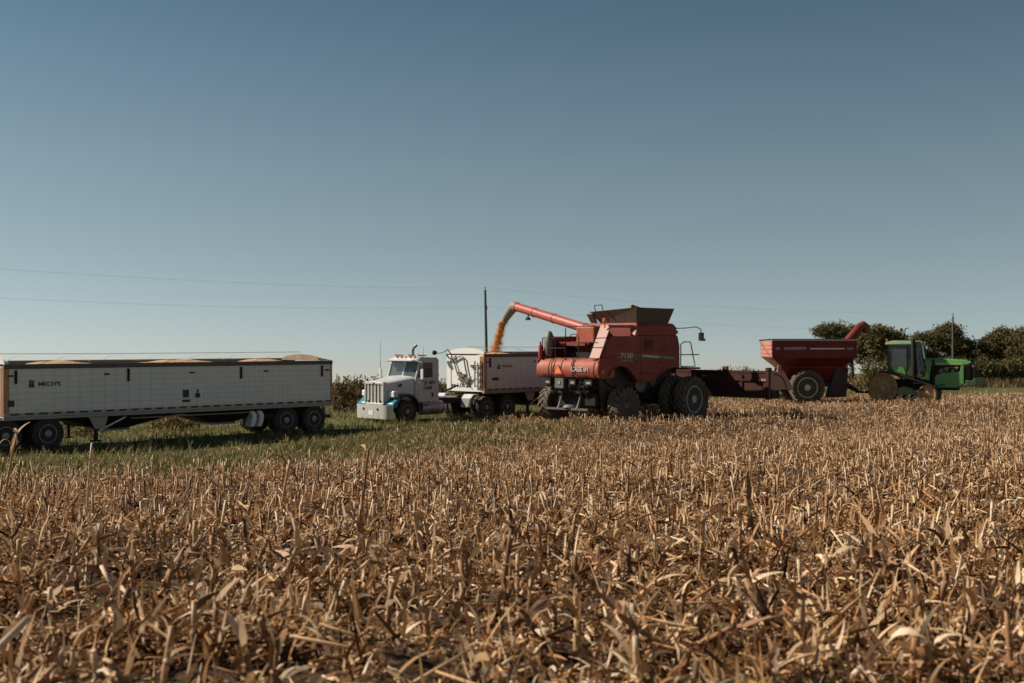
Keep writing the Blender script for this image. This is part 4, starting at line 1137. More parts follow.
    for s in (1, -1):
        truck_wheel(T, -1.05, s * 1.03, out=s, dish=0.05)
        m = MB(); m.box(-7.1, -5.45, s * 0.5, s * 0.6, 0.55, 0.68); m.build('suspension', 'frame', T)
    for xw in (-5.64, -6.96):
        m = MB(); m.tube([(xw, -0.95, 0.51), (xw, 0.95, 0.51)], 0.09, 10); m.lathe([(0.0001, -0.2), (0.2, -0.1), (0.2, 0.1), (0.0001, 0.2)], (xw, 0, 0.51), 'y', 12); m.build('drive_axle', 'frame', T)
        for s in (1, -1):
            truck_wheel(T, xw, s * 1.07, out=s); truck_wheel(T, xw, s * 0.74, out=s)
    return T
tk_c = Vector((-1.5, 52.5)) + D2 * 6.3
truck = make_truck((tk_c.x, tk_c.y, -0.22), rz2)
tan1 = c1 - D1 * 0.75
b1 = tan1 + D1 * 6.3
other = copy_tree(truck)
other.location = (b1.x, b1.y, -0.2); other.rotation_euler = (0, 0, rz1)
tag(other, 'semi truck coupled to the left trailer, only its dark drive wheels inside the photo edge', 'truck', 'semi trucks')

# ------------------------------------------------------------------ the combine
HC = Vector((0.695, 0.72)); LC = Vector((-0.72, 0.695)); OC = Vector((2.2, 45.5))
def make_combine():
    zc = -0.13
    T = empty('combine_harvester', (OC.x, OC.y, zc), math.atan2(HC.y, HC.x))
    tag(T, 'red combine harvester seen from behind with its unloading auger swung out over a trailer', 'combine')
    # rear hood
    pro = [(0.95, 1.93), (0.14, 1.9), (0.03, 1.95), (-0.04, 2.08), (-0.06, 2.25), (-0.03, 2.42), (0.05, 2.56), (0.18, 2.66), (0.36, 2.69), (0.95, 2.70)]
    m = MB()
    rings = []
    for y, k in ((-1.66, 0.93), (-1.62, 0.985), (-1.5, 1.0), (0, 1.0), (1.5, 1.0), (1.62, 0.985), (1.66, 0.93)):
        rings.append([(0.95 + (x - 0.95) * k, y, 2.3 + (z - 2.3) * k) for x, z in pro])
    m.loft(rings); hood = m.build('rear_hood', 'hood_red', T, 35)
    m = MB()
    for y in (0.95, 0.28, -0.32, -1.42):
        for a, b in zip(pro[1:-1], pro[2:]):
            m.bar((a[0] - 0.006, y, a[1] + 0.002), (b[0] - 0.006, y, b[1] + 0.004), 0.035, 0.012)
    m.build('panel_seam', 'black', hood)
    m = MB(); m.box(-0.03, 0.03, 0.75, 1.35, 1.99, 2.05); m.box(-0.03, 0.03, -1.05, -0.55, 1.98, 2.03); m.build('hand_slot', 'black', hood)
    tri = [(0.24, 2.05), (-0.24, 2.05), (0.0, 2.47)]
    m = MB(); m.cur = 1; m.prism([(y * 1.0 + 0.42, z) for y, z in tri], -0.075, -0.07, 'x'); m.cur = 0; m.prism([(y * 0.78 + 0.42, 2.05 + 0.045 + (z - 2.05) * 0.76) for y, z in tri], -0.08, -0.075, 'x'); m.build('slow_sign', ['orange', 'signred'], T)
    text('CASE IH', 0.25, (-0.075, -0.72, 2.26), 'rear', 'stripewhite', T, sx=1.0, bold=0.006)
    # side panels
    side = [(0.0, 1.95), (0.45, 1.92), (0.55, 2.0), (0.72, 2.2), (0.98, 2.36), (1.3, 2.42), (1.65, 2.36), (1.95, 2.18), (2.2, 1.95), (2.45, 1.74), (3.4, 1.70), (3.65, 1.82), (4.0, 2.02), (4.4, 2.18), (4.85, 2.27), (5.35, 2.3), (5.33, 3.2), (5.2, 3.62), (2.5, 3.60), (0.74, 3.58), (0.5, 3.3), (0.16, 2.7), (0.0, 2.62)]
    for s in (-1, 1):
        m = MB(); m.prism(side, s * 1.57, s * 1.665, 'y'); p = m.build('side_panel', 'red', T, None, 0.025)
        m = MB(); m.box(2.64, 2.665, s * 1.665, s * 1.669, 1.75, 3.6)
        for a, b in (((0.1, 2.72), (2.6, 2.95)), ((2.7, 2.97), (5.2, 3.05)), ((2.5, 2.1), (3.6, 2.05))):
            m.bar((a[0], s * 1.667, a[1]), (b[0], s * 1.667, b[1]), 0.004, 0.02)
        m.build('panel_seam', 'black', p)
        # fender lip over the rear wheel
        m = MB()
        arch = side[2:10]
        for a, b in zip(arch[:-1], arch[1:]): m.bar((a[0], s * 1.6, a[1]), (b[0], s * 1.6, b[1]), 0.24, 0.03)
        m.build('wheel_arch', 'darkred', p)
        m = MB(); m.prism([(1.05, 2.92), (4.98, 2.80), (4.98, 2.62), (1.05, 2.66)], s * 1.666, s * 1.669, 'y'); m.build('side_stripe', 'charcoal', p)
        m = MB(); m.prism([(2.75, 2.84), (4.1, 2.75), (4.9, 2.72), (4.9, 2.66), (4.1, 2.68), (2.75, 2.75)], s * 1.67, s * 1.673, 'y'); m.build('stripe_band', 'stripe', p)
    for s in (-1, 1):
        m = MB()
        for k in range(9): m.bar((2.86, s * 1.667, 3.08 + k * 0.045), (3.5, s * 1.667, 3.06 + k * 0.045), 0.01, 0.02)
        m.build('vent', 'black', T)
        m = MB(); m.box(1.3, 1.42, s * 1.666, s * 1.69, 3.2, 3.24); m.box(3.9, 4.02, s * 1.666, s * 1.69, 2.5, 2.54); m.build('panel_latch', 'black', T)
        m = MB(); m.tube([(0.5, s * 1.5, 1.85), (0.9, s * 1.45, 1.6), (1.6, s * 1.4, 1.5), (2.6, s * 1.35, 1.62)], 0.03, 6); m.tube([(2.4, s * 1.3, 1.35), (3.4, s * 1.35, 1.2), (4.4, s * 1.3, 1.4)], 0.05, 6); m.build('hydraulic_hose', 'black', T, 60)
        m = MB(); m.lathe([(0.0001, s * 1.27), (0.34, s * 1.27), (0.36, s * 1.31), (0.3, s * 1.33), (0.08, s * 1.3), (0.0001, s * 1.36)], (3.1, 0, 1.62), 'y', 20); m.lathe([(0.0001, s * 1.27), (0.2, s * 1.27), (0.2, s * 1.33), (0.0001, s * 1.34)], (3.9, 0, 1.75), 'y', 16); m.build('drive_pulley', 'steel', T, 40)
    m = MB()
    for y in (0.82, -0.15, -0.62, -0.9): m.tube([(0.12, y, 1.85), (0.02, y + 0.05, 1.55), (0.2, y + 0.02, 1.2), (0.35, y, 0.9)], 0.022, 6)
    m.build('wiring_loom', 'black', T, 60)
    m = MB(); m.box(0.25, 0.6, -1.28, -0.7, 0.8, 1.35); m.build('spreader_housing', 'black', T, None, 0.05)
    text('7120', 0.27, (1.72, -1.674, 2.8), 'right', 'stripe', T, sx=1.5, bold=0.008)
    text('AXIAL-FLOW', 0.1, (1.75, -1.674, 2.6), 'right', 'stripe', T, sx=1.3)
    text('AXIAL-FLOW', 0.13, (4.35, -1.676, 2.71), 'right', 'decal', T, sx=1.3)
    m = MB(); m.lathe([(0.075, -1.667), (0.075, -1.675), (0.0001, -1.677)], (0.22, 0, 2.16), 'y', 12); m.build('reflector', 'amber', T)
    # body behind the panels
    m = MB(); m.box(2.5, 5.25, -1.5, 1.5, 2.6, 3.6); m.build('body', 'darkred', T)
    m = MB(); m.box(0.35, 5.3, -1.25, 1.25, 1.45, 2.65); m.build('threshing_body', 'maroon', T)
    # tank
    def rect(x0, x1, hw, z): return [(x0, hw, z), (x0, -hw, z), (x1, -hw, z), (x1, hw, z)]
    m = MB(); m.loft([rect(2.5, 5.2, 1.6, 3.61), rect(2.5, 5.16, 1.6, 4.0), rect(2.56, 5.05, 1.5, 4.14)], True); m.build('grain_tank', 'red', T, 30, 0.02)
    m = MB(); q4 = lambda x0, x1, yl, yr, z, zl: [(x0, yl, zl), (x0, yr, z), (x1, yr, z), (x1, yl, zl)]
    o1, o2, i1, i2 = q4(2.7, 4.88, 0.5, -1.4, 4.145, 4.145), q4(2.42, 5.02, 0.85, -1.62, 4.76, 4.62), q4(2.45, 4.98, 0.81, -1.58, 4.76, 4.62), q4(2.74, 4.84, 0.46, -1.36, 4.145, 4.145)
    m.loft([o1, o2, i1, i2], False)
    # corner gussets give the top edge its slight dip
    m.build('tank_extension', 'cloth', T)
    m = MB(); m.loft([q4(2.9, 4.7, 0.4, -1.2, 4.16, 4.16), q4(3.5, 4.1, -0.1, -0.8, 4.6, 4.6)]); m.build('tank_cover', 'tarp', T)
    m = MB(); m.loft([q4(3.1, 3.4, -0.5, -0.8, 4.58, 4.58), q4(3.2, 3.36, -0.55, -0.75, 4.9, 4.9)]); m.bar((3.2, -0.7, 4.9), (3.75, -0.85, 4.74), 0.26, 0.05); m.build('bubble_auger_cap', 'boot', T, None, 0.04)
    m = MB(); m.tube([(2.4, 0.5, 4.6), (2.3, 0.5, 4.88), (2.3, 0.1, 4.9), (2.4, 0.1, 4.62)], 0.02, 6); m.build('hand_rail', 'frame', T, 60)
    m = MB(); m.prism([(2.66, 4.15), (2.8, 4.15), (2.5, 4.6), (2.36, 4.52)], 0.72, 0.98, 'y'); m.build('tank_corner_flap', 'boot', T)
    # engine deck
    m = MB(); m.box(0.3, 2.5, -1.5, 1.55, 2.66, 2.72); m.build('engine_deck', 'darkred', T)
    m = MB(); m.box(1.55, 2.45, -0.12, 0.86, 2.72, 4.0); m.build('auger_housing', 'hood_red', T, None, 0.06)
    m = MB(); m.box(1.8, 2.45, 0.86, 1.5, 2.72, 3.4); m.box(0.8, 1.5, -0.5, 0.9, 2.72, 2.98); m.build('engine', 'black', T)
    m = MB(); m.box(0.62, 0.8, -0.4, 1.0, 3.2, 3.3); m.box(1.0, 1.6, -0.3, 1.4, 3.25, 3.36); m.build('engine_cover', 'darkred', T)
    m = MB(); m.box(1.0, 1.9, -1.3, -0.75, 2.72, 3.45); m.box(1.95, 2.45, -1.45, -0.3, 2.72, 3.3); m.build('engine_shroud', 'black', T)
    m = MB(); m.tube([(1.3, -0.6, 3.0), (1.6, -0.35, 3.0)], 0.2, 12); m.build('air_cleaner', 'screen', T, 50)
    m = MB(); m.box(0.74, 2.5, -1.63, -1.5, 3.92, 4.02); m.box(2.3, 2.49, -1.4, -0.2, 3.3, 4.05); m.build('upper_frame', 'darkred', T)
    m = MB(); m.add([(2.3, -1.62, 3.62), (2.49, -1.62, 3.62), (2.49, -1.62, 4.0), (2.49, -0.9, 4.0), (2.3, -0.9, 3.95)], [(0, 1, 2), (0, 2, 3, 4), (0, 4, 1), (1, 4, 3, 2)]); m.build('tank_lit_face', 'litred', T)  # sunlit patch of the tank's rear face, drawn as a pale plate
    # rear corner panel, sunlight put into its pale red
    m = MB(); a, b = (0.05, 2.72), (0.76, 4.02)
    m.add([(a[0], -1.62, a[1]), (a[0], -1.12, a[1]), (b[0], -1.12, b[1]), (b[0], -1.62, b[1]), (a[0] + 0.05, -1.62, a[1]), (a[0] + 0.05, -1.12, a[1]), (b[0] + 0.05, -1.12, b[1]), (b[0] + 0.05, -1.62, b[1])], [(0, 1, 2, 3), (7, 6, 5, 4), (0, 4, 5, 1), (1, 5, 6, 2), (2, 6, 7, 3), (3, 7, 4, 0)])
    m.build('rear_corner_panel', 'litred', T)
    m = MB(); m.lathe([(0.0001, -0.55), (0.14, -0.45), (0.2, -0.2), (0.22, 0.05), (0.19, 0.3), (0.1, 0.5), (0.0001, 0.56)], (0.3, 1.22, 3.26), 'z', 14); m.build('air_canister', 'screen', T, 50)
    m = MB(); m.box(0.3, 0.5, 1.0, 1.45, 2.72, 3.4); m.build('oil_cooler', 'black', T)
    m = MB(); m.lathe([(0.0001, -0.28), (0.09, -0.26), (0.09, 0.18), (0.04, 0.26), (0.04, 0.36), (0.0001, 0.38)], (0.12, 1.55, 3.0), 'z', 12); m.build('fire_extinguisher', 'redpaint', T, 50)
    # railings
    m = MB()
    for y in (1.45, 0.75, 0.2, -0.5): m.tube([(0.14, y, 2.68), (0.14, y, 3.52)], 0.022, 6)
    for z in (3.52, 3.1): m.tube([(0.14, 1.45, z), (0.14, 0.2, z)], 0.022, 6)
    m.tube([(0.14, 0.2, 3.9), (0.14, 0.2, 2.2)], 0.022, 6); m.tube([(0.14, 0.2, 3.98), (0.14, -0.5, 3.98), (0.2, -1.4, 3.95)], 0.02, 6)
    m.tube([(0.14, -0.5, 3.32), (0.14, -1.5, 3.32)], 0.02, 6); m.tube([(0.14, 1.45, 3.52), (1.5, 1.55, 3.52), (1.5, 1.55, 2.7)], 0.022, 6)
    m.tube([(0.1, 0.75, 2.68), (-0.09, 0.75, 2.5), (-0.09, 0.75, 2.0)], 0.02, 6); m.tube([(0.1, -0.3, 2.68), (-0.09, -0.3, 2.5), (-0.06, -0.45, 2.1)], 0.02, 6)
    m.tube([(0.14, -0.5, 3.52), (0.14, -0.35, 3.66), (0.14, -0.1, 3.66), (0.14, 0.0, 3.5)], 0.02, 6)
    m.build('railing', 'frame', T, 60)
    m = MB(); m.tube([(0.6, -1.45, 3.9), (0.6, -1.45, 4.12)], 0.03, 6); m.lathe([(0.08, 0), (0.09, 0.06), (0.07, 0.16), (0.0001, 0.19)], (0.6, -1.45, 4.12), 'z', 12); m.build('beacon', 'amber', T, 50)
    # unloading auger
    A, B, C_ = Vector((2.1, 0.45, 3.84)), Vector((3.86, 6.5, 5.0)), Vector((3.96, 7.42, 4.32))
    m = MB(); m.tube([A, A.lerp(B, 0.5), B], [0.2, 0.205, 0.2], 16); au = m.build('unloading_auger', 'augerred', T, 50)
    m = MB()
    for t in (0.08, 0.47, 0.74, 0.99): m.tube([A.lerp(B, t - 0.006), A.lerp(B, t + 0.006)], 0.222, 16)
    m.build('auger_band', 'augerred', au, 50)
    m = MB(); d = (B - A).normalized()
    m.tube([B - d * 0.02, B + d * 0.2, B + d * 0.36 + Vector((0, 0, -0.1)), B.lerp(C_, 0.6) + Vector((0, 0.06, 0.05)), C_], [0.215, 0.24, 0.24, 0.2, 0.15], 14); m.build('spout', 'boot', au, 45)
    q = A.lerp(B, 0.83); m = MB(); m.bar(q - Vector((0, 0, 0.2)), q - Vector((0, 0, 0.34)), 0.05, 0.05); m.box(q.x - 0.09, q.x + 0.09, q.y - 0.06, q.y + 0.08, q.z - 0.44, q.z - 0.32); m.build('work_light', 'frame', au)
    m = MB(); m.tube([A - d * 0.5 + Vector((0, 0, -0.45)), A - d * 0.25 + Vector((0, 0, -0.12)), A + d * 0.05], 0.24, 14); m.build('auger_elbow', 'hood_red', au, 50)
    # rear underside
    m = MB(); m.box(0.15, 1.2, -1.0, 1.0, 1.3, 1.9); m.box(0.5, 1.6, -0.9, 0.9, 0.75, 1.3); m.box(0.05, 0.12, -1.35, 1.3, 1.55, 1.62); m.build('straw_chopper', 'frame', T)
    m = MB(); m.prism([(0.3, 1.9), (1.05, 1.9), (1.2, 1.35), (0.9, 0.6), (0.55, 0.6)], -1.45, -1.32, 'y'); m.build('rear_shield', 'maroon', T)
    for y, w_ in ((1.05, 0.12), (-0.28, 0.12), (-1.1, 0.14)):
        m = MB(); m.box(-0.02, 0.1, y - w_ - 0.05, y + w_ + 0.05, 1.64, 1.86); li = m.build('rear_light', 'frame', T)
        m = MB(); m.box(-0.03, -0.02, y - w_, y + w_ * 0.6, 1.69, 1.78); m.build('lens', 'dulllens', li)
    m = MB(); m.box(-0.06, 0.2, 0.15, 0.6, 1.5, 1.9); m.build('valve_box', 'steel', T)
    m = MB(); m.box(-0.08, -0.06, 0.3, 0.43, 1.67, 1.78); m.build('label_plate', 'dulllens', T)
    for y in (0.55, -0.45):
        m = MB(); m.tube([(0.3, y, 1.5), (0.28, y - 0.02, 1.15), (0.2, y + 0.05, 0.72), (0.16, y + 0.1, 0.66)], [0.05, 0.045, 0.07, 0.05], 8); m.build('spreader_arm', 'steel', T, 50)
    m = MB(); m.box(0.14, 0.22, -0.95, 1.25, 0.62, 0.7); m.build('drawbar', 'steel', T)
    m = MB(); m.lathe([(0.0001, 0.12), (0.16, 0.1), (0.26, 0.02), (0.26, 0.0), (0.0001, 0.0)], (0.3, 0.15, 0.72), 'z', 16); m.build('spreader_disc', 'alu', T, 50)
    m = MB(); m.box(1.18, 1.45, -1.5, 1.5, 0.66, 0.92); m.box(0.9, 4.9, -0.55, -0.45, 0.95, 1.45); m.box(0.9, 4.9, 0.45, 0.55, 0.95, 1.45); m.build('rear_axle', 'frame', T)
    m = MB(); m.box(4.8, 5.4, -1.6, 1.6, 0.72, 1.25); m.box(2.4, 5.0, -1.1, 1.1, 1.0, 1.5); m.build('front_axle', 'frame', T)
    for s in (1, -1):
        ag_wheel(T, 1.3, s * 1.85, 0.79, 0.56, s, 'redrim', 0.5, 18)
        ag_wheel(T, 5.1, s * 1.62, 0.97, 0.5, s, 'agrim', 0.56, 22)
        ag_wheel(T, 5.1, s * 2.42, 0.97, 0.52, s, 'agrim', 0.58, 22, 0.06)
        m = MB(); m.tube([(5.1, s * 1.6, 0.97), (5.1, s * 2.3, 0.97)], 0.16, 12); m.build('hub_spacer', 'frame', T)
    # cab
    m = MB(); m.loft([rect(5.28, 6.25, 0.8, 2.0), rect(5.28, 6.3, 0.82, 2.25)]); m.box(5.28, 5.34, -0.82, 0.82, 2.25, 3.7)
    for x, y in ((5.4, 0.8), (5.4, -0.8), (6.25, 0.78), (6.25, -0.78)): m.bar((x, y, 2.25), (x - 0.03, y * 0.97, 3.72), 0.07, 0.07)
    m.build('cab', 'black', T)
    m = MB(); m.loft([rect(5.35, 6.26, 0.79, 2.27), rect(5.35, 6.22, 0.76, 3.68)]); m.build('cab_glass', 'darkglass', T)
    m = MB(); m.loft([rect(5.3, 6.35, 0.86, 3.72), rect(5.3, 6.35, 0.88, 3.84), rect(5.4, 6.2, 0.8, 3.92)]); m.build('cab_roof', 'red', T, 30, 0.03)
    m = MB(); m.tube([(5.25, -1.45, 3.93), (5.6, -1.75, 3.95), (5.95, -2.08, 4.0), (6.12, -2.2, 3.9), (6.12, -2.2, 3.72)], 0.022, 6); m.box(5.15, 5.32, -1.5, -1.38, 3.8, 3.98); mi = m.build('mirror_arm', 'frame', T, 60)
    m = MB(); m.box(6.06, 6.16, -2.34, -2.1, 3.42, 3.76); m.box(6.0, 6.12, -2.45, -2.2, 3.4, 3.5); m.build('mirror', 'black', mi, None, 0.03)
    m = MB(); m.tube([(5.5, -1.6, 2.32), (5.5, -1.6, 3.25), (5.6, -1.68, 3.36), (5.85, -1.85, 3.36), (5.95, -1.88, 2.95), (6.05, -1.95, 2.32), (5.5, -1.6, 2.32)], 0.026, 6); m.tube([(5.5, -1.6, 2.82), (6.2, -2.05, 2.82)], 0.026, 6)
    m.tube([(5.38, -1.35, 2.3), (5.38, -1.35, 3.8)], 0.024, 6); m.build('platform_rail', 'frame', T, 60)
    m = MB(); m.box(5.35, 6.3, -2.05, -1.2, 2.2, 2.28); m.build('platform', 'darkred', T)
    # feeder house and corn head
    m = MB(); m.prism([(5.6, 1.3), (7.3, 0.9), (7.3, 1.75), (5.6, 2.0)], -0.7, 0.7, 'y'); m.build('feeder_house', 'darkred', T)
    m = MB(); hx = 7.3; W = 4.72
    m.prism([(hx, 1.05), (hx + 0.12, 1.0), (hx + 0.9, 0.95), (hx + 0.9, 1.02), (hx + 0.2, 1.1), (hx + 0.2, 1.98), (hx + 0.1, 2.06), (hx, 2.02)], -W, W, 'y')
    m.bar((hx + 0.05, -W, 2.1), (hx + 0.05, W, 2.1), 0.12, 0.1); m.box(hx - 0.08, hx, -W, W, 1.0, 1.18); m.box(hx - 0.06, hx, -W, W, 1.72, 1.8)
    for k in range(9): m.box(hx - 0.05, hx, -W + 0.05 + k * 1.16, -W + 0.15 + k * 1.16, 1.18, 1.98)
    hd = m.build('corn_head', 'headred_shaded', T)
    m = MB(); m.lathe([(0.11, -W + 0.1), (0.11, W - 0.1)], (hx + 0.55, 0, 1.3), 'y', 12); m.build('cross_auger', 'steel', hd, 50)
    m = MB(); m.box(hx + 0.9, hx + 1.9, -W + 0.1, W - 0.1, 0.96, 1.0); m.build('row_unit', 'frame', hd)
    for k in range(13):
        y = -4.56 + k * 0.76
        if abs(k - 6) == 6: continue
        m = MB(); m.loft([[(hx + 0.9, y - 0.27, 1.0), (hx + 0.9, y - 0.2, 1.32), (hx + 0.9, y, 1.42), (hx + 0.9, y + 0.2, 1.32), (hx + 0.9, y + 0.27, 1.0)], [(hx + 1.9, y - 0.22, 1.02), (hx + 1.9, y - 0.16, 1.2), (hx + 1.9, y, 1.28), (hx + 1.9, y + 0.16, 1.2), (hx + 1.9, y + 0.22, 1.02)], [(hx + 2.75, y - 0.03, 0.95), (hx + 2.75, y - 0.02, 0.99), (hx + 2.75, y, 1.01), (hx + 2.75, y + 0.02, 0.99), (hx + 2.75, y + 0.03, 0.95)]]); m.build('snout', 'headred_shaded', hd, 40)
    for s in (1, -1):
        m = MB(); m.prism([(hx + 0.02, 1.36), (hx + 1.45, 1.34), (hx + 1.75, 1.3), (hx + 1.7, 1.5), (hx + 1.3, 1.9), (hx + 0.7, 2.1), (hx + 0.2, 2.16), (hx + 0.02, 2.1)], s * W, s * (W + 0.16), 'y'); ed = m.build('end_divider', 'divider', hd, None, 0.03)
        m = MB(); pts = [(hx + 0.2 + 1.0 * math.cos(a), s * (W + 0.165), 1.36 + 0.66 * math.sin(a)) for a in np.linspace(R(4), R(88), 9)]
        m.box(hx + 0.1, hx + 0.75, s * (W + 0.02), s * (W + 0.12), 0.98, 1.34)
        m.tube(pts, 0.025, 5); m.build('divider_hose', 'black', ed)
        m = MB(); m.box(hx - 0.08, hx + 0.18, s * (W - 0.06), s * (W + 0.09), 0.95, 2.28); m.build('end_post', 'headred_shaded', hd)
        m = MB(); m.box(hx - 0.1, hx - 0.08, s * (W - 0.25), s * (W - 0.02), 1.72, 1.82); m.box(hx - 0.1, hx - 0.08, s * (W - 3.2), s * (W - 2.95), 1.86, 1.93); m.build('reflector', 'divider', hd)
        m = MB(); m.box(hx - 0.05, hx + 0.1, s * 2.55, s * 2.75, 2.15, 2.32); m.box(hx - 0.09, hx - 0.05, s * 2.55, s * 2.75, 2.2, 2.3); m.build('marker_light', 'darkred', hd)
    return T
make_combine()

# falling corn
def falling_corn():
    a = Vector((-0.42, 53.42, 4.2)); b = Vector((-0.85, 53.6, 2.55))
    sp = Soup(); n = 26000
    t = RNG.random(n); t = t[(RNG.random(n) < 0.35 + 0.65 * vnoise(t, t * 0, 0.06, 9) + 0.4 * (t < 0.3))]; n = len(t)
    c = np.array(a)[None] + (np.array(b) - np.array(a))[None] * (t ** 1.15)[:, None]
    r = (0.15 + 0.17 * t)[:, None] * np.minimum(2.2, np.abs(RNG.normal(0, 0.52, n)))[:, None] * (1 + 0.6 * (RNG.random(n) > 0.88) * t)[:, None] * (0.75 + 0.5 * vnoise(t, t * 0, 0.09, 5))[:, None]
    an = U(0, 6.28, n)
    P = c + np.stack([np.cos(an), np.sin(an), np.zeros(n)], -1) * r
    sp.rods(P, U(0, 6.28, n), U(-1.5, 1.5, n), U(0.01, 0.022, n), U(0.005, 0.01, n), 5, 1)
    o = sp.obj('falling_corn', 'corn')
    tag(o, 'orange stream of corn pouring from the auger spout into the trailer', 'corn', None, 'stuff')
falling_corn()

# ------------------------------------------------------------------ the grain cart
def make_cart():
    Yc = 61.5
    T = empty('grain_cart', (TX(806, 60.2), Yc, -0.06), R(-1.0))
    tag(T, 'red grain cart with white side stripe and folded auger, hitched to the green tractor', 'grain cart')
    def ring(x0, x1, hw, z): return [(x0, hw, z), (x0, -hw, z), (x1, -hw, z), (x1, hw, z)]
    m = MB(); a, b, c, d = ring(-1.78, 2.62, 1.5, 3.40), ring(-1.78, 2.62, 1.5, 2.5), ring(-1.2, 2.1, 0.98, 1.98), ring(-0.5, 1.6, 0.5, 0.95)
    ai = ring(-1.72, 2.56, 1.44, 3.40); bi = ring(-1.6, 2.5, 1.35, 2.9)
    m.loft([d, c, b, a, ai, bi], True)
    hull = m.build('hopper', 'cartred', T)
    m = MB()
    for y in (-1.5, 1.5): m.bar((-1.8, y, 3.42), (2.64, y, 3.42), 0.09, 0.06)
    for x in (-1.78, 2.62): m.bar((x, -1.45, 3.42), (x, 1.45, 3.42), 0.06, 0.06)
    m.build('top_rim', 'alu', hull)
    for y in (-1.5, 1.5):
        m = MB()
        for z in (3.22, 2.82, 2.5): m.bar((-1.78, y * 1.006, z), (2.62, y * 1.006, z), 0.03, 0.045)
        m.bar((-1.2, y * 0.66, 1.98), (2.1, y * 0.66, 1.98), 0.05, 0.06)
        for x in (-1.77, 2.61): m.bar((x, y * 1.004, 2.5), (x, y * 1.004, 3.4), 0.05, 0.04)
        m.build('side_rib', 'cartred', hull)
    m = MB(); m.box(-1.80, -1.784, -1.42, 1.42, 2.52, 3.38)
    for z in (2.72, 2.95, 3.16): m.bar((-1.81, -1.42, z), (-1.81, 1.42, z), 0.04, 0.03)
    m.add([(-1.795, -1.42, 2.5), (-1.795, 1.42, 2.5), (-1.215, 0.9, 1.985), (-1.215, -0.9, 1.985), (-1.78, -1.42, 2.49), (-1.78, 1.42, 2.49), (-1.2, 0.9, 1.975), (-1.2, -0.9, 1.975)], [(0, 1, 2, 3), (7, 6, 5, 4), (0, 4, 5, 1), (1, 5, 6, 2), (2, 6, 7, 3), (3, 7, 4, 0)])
    m.build('rear_panel', 'cartrear_lit', hull)
    m = MB(); m.box(0.2, 2.0, -1.508, -1.504, 2.93, 3.0); m.build('side_stripe', 'letter', hull)
    text('UNVERFERTH', 0.2, (-0.62, -1.508, 2.97), 'right', 'letter', hull, sx=0.95, shear=0.25)
    m = MB(); m.box(2.14, 2.44, -1.51, -1.504, 2.93, 3.0); m.build('emblem', 'faintletter', hull)
    m = MB(); m.box(-1.62, -1.4, -1.51, -1.504, 2.92, 3.03); m.build('emblem', 'faintletter', hull)
    # frame
    m = MB()
    for y in (-0.75, 0.75):
        m.box(-1.5, 2.4, y - 0.07, y + 0.07, 0.95, 1.15); m.bar((-1.35, y, 1.1), (-1.1, y * 1.1, 1.98), 0.1, 0.1); m.bar((2.0, y, 1.1), (1.95, y * 1.1, 1.98), 0.1, 0.1)
        m.bar((2.4, y, 1.05), (3.2, 0.3, 0.64), 0.12, 0.14)
    m.box(-1.5, -1.36, -0.75, 0.75, 0.95, 1.15); m.box(0.0 - 0.12, 0.12, -1.3, 1.3, 0.84, 1.06)
    m.build('chassis', 'maroon', T)
    m = MB(); m.bar((3.1, 0.28, 0.62), (3.5, 0.36, 0.6), 0.12, 0.12); m.lathe([(0.05, 0.0), (0.11, 0.0), (0.11, 0.06), (0.05, 0.06)], (3.55, 0.37, 0.57), 'z', 12); m.build('hitch', 'frame', T)
    m = MB(); m.box(-1.42, -1.26, -1.2, -0.96, 1.5, 2.05); m.box(-1.44, -1.42, -1.2, -1.1, 1.75, 2.0); m.build('rear_lamp', 'divider', T)
    m = MB(); m.box(-1.55, -0.95, -1.05, -0.55, 1.22, 1.52); m.build('tool_box', 'alu', T)
    # auger: lower boot in front, folded upper tube above the rim
    m = MB(); m.prism([(1.2, 0.35), (2.25, 0.4), (2.35, 1.98), (1.7, 1.98)], -0.95, -0.5, 'y'); m.build('auger_boot', 'maroon', T)
    m = MB(); m.tube([(1.6, -0.4, 2.3), (2.5, -0.2, 3.3), (3.25, -0.02, 4.12), (3.33, 0.0, 4.2)], [0.25, 0.25, 0.25, 0.22], 16); au = m.build('unloading_auger', 'cartred', T, 50)
    m = MB(); m.tube([(3.2, -0.02, 4.12), (3.42, 0.0, 4.22), (3.58, 0.02, 4.1), (3.62, 0.02, 3.8)], [0.24, 0.25, 0.24, 0.22], 14); m.build('spout', 'darkred', au, 45)
    for s in (-1, 1):
        ag_wheel(T, 0.0, s * 1.52, 0.92, 0.72, s, 'tanrim', 0.58, 20, 0.04)
    # roll tarp
    m = MB(); m.tube([(-2.45, -1.3, 3.40), (-1.8, -1.3, 3.46), (2.6, -1.3, 3.46)], 0.03, 8); m.build('tarp_roll', 'frame', T)
    m = MB(); m.tube([(-2.42, -1.3, 3.38), (-1.75, -1.4, 2.35)], 0.012, 5); m.build('tarp_crank', 'frame', T)
    return T
make_cart()

